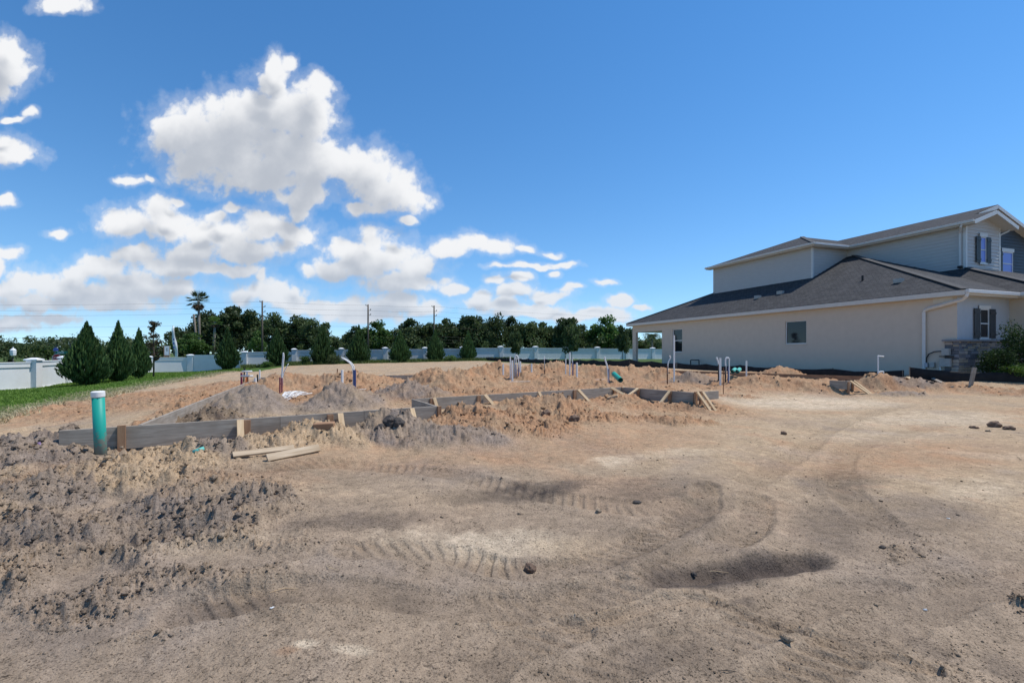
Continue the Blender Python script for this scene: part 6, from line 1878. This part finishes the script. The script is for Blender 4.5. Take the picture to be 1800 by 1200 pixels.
clod(1737, 757, 4, M['clod_tan'], 'pale small clod in front of the brown clods', 5, .6, group='brown clods at the right')
clod(689, 745, 13, M['clod_dark'], 'biggest black muck lump on the grey heap', 6, 1.0, group='black muck lumps')
clod(702, 746, 10, M['clod_dark'], 'black muck lump right of the biggest one', 7, 1.0, group='black muck lumps')
clod(669, 752, 8, M['clod_dark'], 'black muck lump left of the biggest one', 8, .9, group='black muck lumps')
clod(514, 873, 6, M['clod_dark'], 'small dark clod on smooth sand left of centre', 9, .6)
clod(1052, 899, 5, M['clod_tan'], 'grey pebble-like clod in the middle foreground', 10, .7)
clod(1219, 1018, 5, M['clod_dark'], 'dark clod on the near rim of the wheel trough', 11, .8)
clod(1120, 882, 5, M['clod_dark'], 'dark clod on the damp sand right of centre', 12, .4, sx=1.5)
clod(1552, 963, 5, M['clod_dark'], 'dark flat clod at the right foreground', 13, .6)
clod(1378, 762, 5, M['clod_brown'], 'small round brown clod on the open sand', 14, .8)
clod(960, 672 + 58, 8, M['clod_brown'], 'rounded brown clod on the orange heap', 15, .8)
clod(1010, 736, 9, M['clod_brown'], 'dark brown clod low on the orange heap', 16, .8)

# crumbs of soil: uncountable, one object
def scatter_crumbs():
    nr = np.random.default_rng(21)
    ico = np.array([(0, 0, 1), (.894, 0, .447), (.276, .851, .447), (-.724, .526, .447), (-.724, -.526, .447), (.276, -.851, .447),
                    (.724, .526, -.447), (-.276, .851, -.447), (-.894, 0, -.447), (-.276, -.851, -.447), (.724, -.526, -.447), (0, 0, -1)])
    tri = np.array([(0, 1, 2), (0, 2, 3), (0, 3, 4), (0, 4, 5), (0, 5, 1), (1, 6, 2), (2, 7, 3), (3, 8, 4), (4, 9, 5), (5, 10, 1), (6, 7, 2), (7, 8, 3), (8, 9, 4), (9, 10, 5), (10, 6, 1), (6, 11, 7), (7, 11, 8), (8, 11, 9), (9, 11, 10), (10, 11, 6)])
    # candidates spread evenly over the picture, kept where the ground is broken up
    n = 150000
    v = 655 + 555 * nr.random(n) ** .8; d = (CAMZ - .1) * FPX / (v - HY); px = -40 + 1880 * nr.random(n)
    x = PX(px, d)
    z, col, ro = terrain(x, d)
    keep = nr.random(n) < np.clip(.004 + ro * .5, 0, .55)
    x, d, z, col, ro = x[keep], d[keep], z[keep], col[keep], ro[keep]
    m = min(len(x), 80000)
    x, d, z, col, ro = x[:m], d[:m], z[:m], col[:m], ro[:m]
    s = np.exp(nr.normal(-.35, .55, m)) * (.0026 + .00110 * d) * (.6 + .75 * ro)
    s = np.clip(s, .003, .055)
    order = np.argsort(-s); x, d, z, col, ro, s = (q[order] for q in (x, d, z, col, ro, s))
    octa_v = np.array([(1, 0, 0), (0, 1, 0), (-1, 0, 0), (0, -1, 0), (0, 0, 1), (0, 0, -1)], float)
    octa_f = np.array([(0, 1, 4), (1, 2, 4), (2, 3, 4), (3, 0, 4), (1, 0, 5), (2, 1, 5), (3, 2, 5), (0, 3, 5)])
    big = min(16000, m)
    cos, faces, cols, base = [], [], [], 0
    for sl, vv, ff in ((slice(0, big), ico, tri), (slice(big, m), octa_v, octa_f)):
        k = len(x[sl]); nv = len(vv)
        V = vv[None] * (1 + nr.normal(0, .28, (k, nv, 1))) * s[sl][:, None, None] * np.array([1.15, 1.15, .8])
        a = nr.random(k) * 6.28; ca, sa = np.cos(a)[:, None], np.sin(a)[:, None]
        X = V[..., 0] * ca - V[..., 1] * sa + x[sl][:, None]; Y = V[..., 0] * sa + V[..., 1] * ca + d[sl][:, None]; Z = V[..., 2] + (z[sl] + s[sl] * .25)[:, None]
        cos.append(np.stack([X, Y, Z], -1).reshape(-1, 3))
        faces.append((ff[None] + (np.arange(k) * nv)[:, None, None]).reshape(-1, 3) + base)
        cc = np.ones((k, nv, 4)); cc[..., :3] = (col[sl] * nr.uniform(.62, 1.05, (k, 1)))[:, None, :]; cols.append(cc.reshape(-1, 4))
        base += k * nv
    co = np.concatenate(cos); F = np.concatenate(faces); c4 = np.concatenate(cols)
    me = bpy.data.meshes.new('soil_crumbs')
    me.vertices.add(len(co)); me.vertices.foreach_set('co', co.ravel())
    me.loops.add(F.size); me.loops.foreach_set('vertex_index', F.ravel().astype(np.int32))
    me.polygons.add(len(F)); me.polygons.foreach_set('loop_start', np.arange(0, F.size, 3, dtype=np.int32))
    me.update(calc_edges=True)
    ca_ = me.attributes.new('soil', 'FLOAT_COLOR', 'POINT'); ca_.data.foreach_set('color', c4.ravel())
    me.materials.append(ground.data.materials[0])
    o = link('soil_crumbs', me)
    tag(o, 'loose crumbs and small clods of soil strewn over the plot', 'soil', kind='stuff')
scatter_crumbs()

# scraps of litter and twigs on the sand
for i, (px, py, lab) in enumerate([(1626, 1076, 'largest white plastic scrap on the sand at the right'), (1668, 914, 'small white scrap on the brown sand at the right edge'), (45, 1041, 'white curl of plastic at the left foreground'), (478, 1077, 'pale wood splinter standing in the left foreground')]):
    p = gpt(px, py); mb = MB(); rq2 = random.Random(i); k = .011 * p.y / 3
    pts = [(-k + j * k * .7 + rq2.uniform(-.003, .003), rq2.uniform(-.008, .008), .004 + rq2.uniform(0, .008)) for j in range(4)]
    mb.tube(pts, [.003, .005, .006, .002], 5); o = mb.build('litter_scrap', M['pvc_white'], None); o.location = p; tag(o, lab, 'litter', 'litter scraps')
for i, (px, py, l, lab) in enumerate([(500, 1042, .16, 'thin pale twig left of centre in the foreground'), (1255, 1020, .2, 'thin dry stem lying across the rim of the wheel trough'), (1278, 1185, .08, 'short curved dark twig at the bottom right of centre'), (575, 1003, .12, 'pale dry stem on the grey sand left of centre')]):
    p = gpt(px, py, .006); mb = MB(); mb.tube([(-l / 2, 0, 0), (0, .012, .006), (l / 2, -.02 + .03 * i, 0)], [.0015, .0025, .001], 5)
    o = mb.build('twig', M['wood_new'] if i != 2 else M['bark'], None); o.location = p; o.rotation_euler.z = .4 - .5 * i; tag(o, lab, 'twig', 'twigs on the sand')
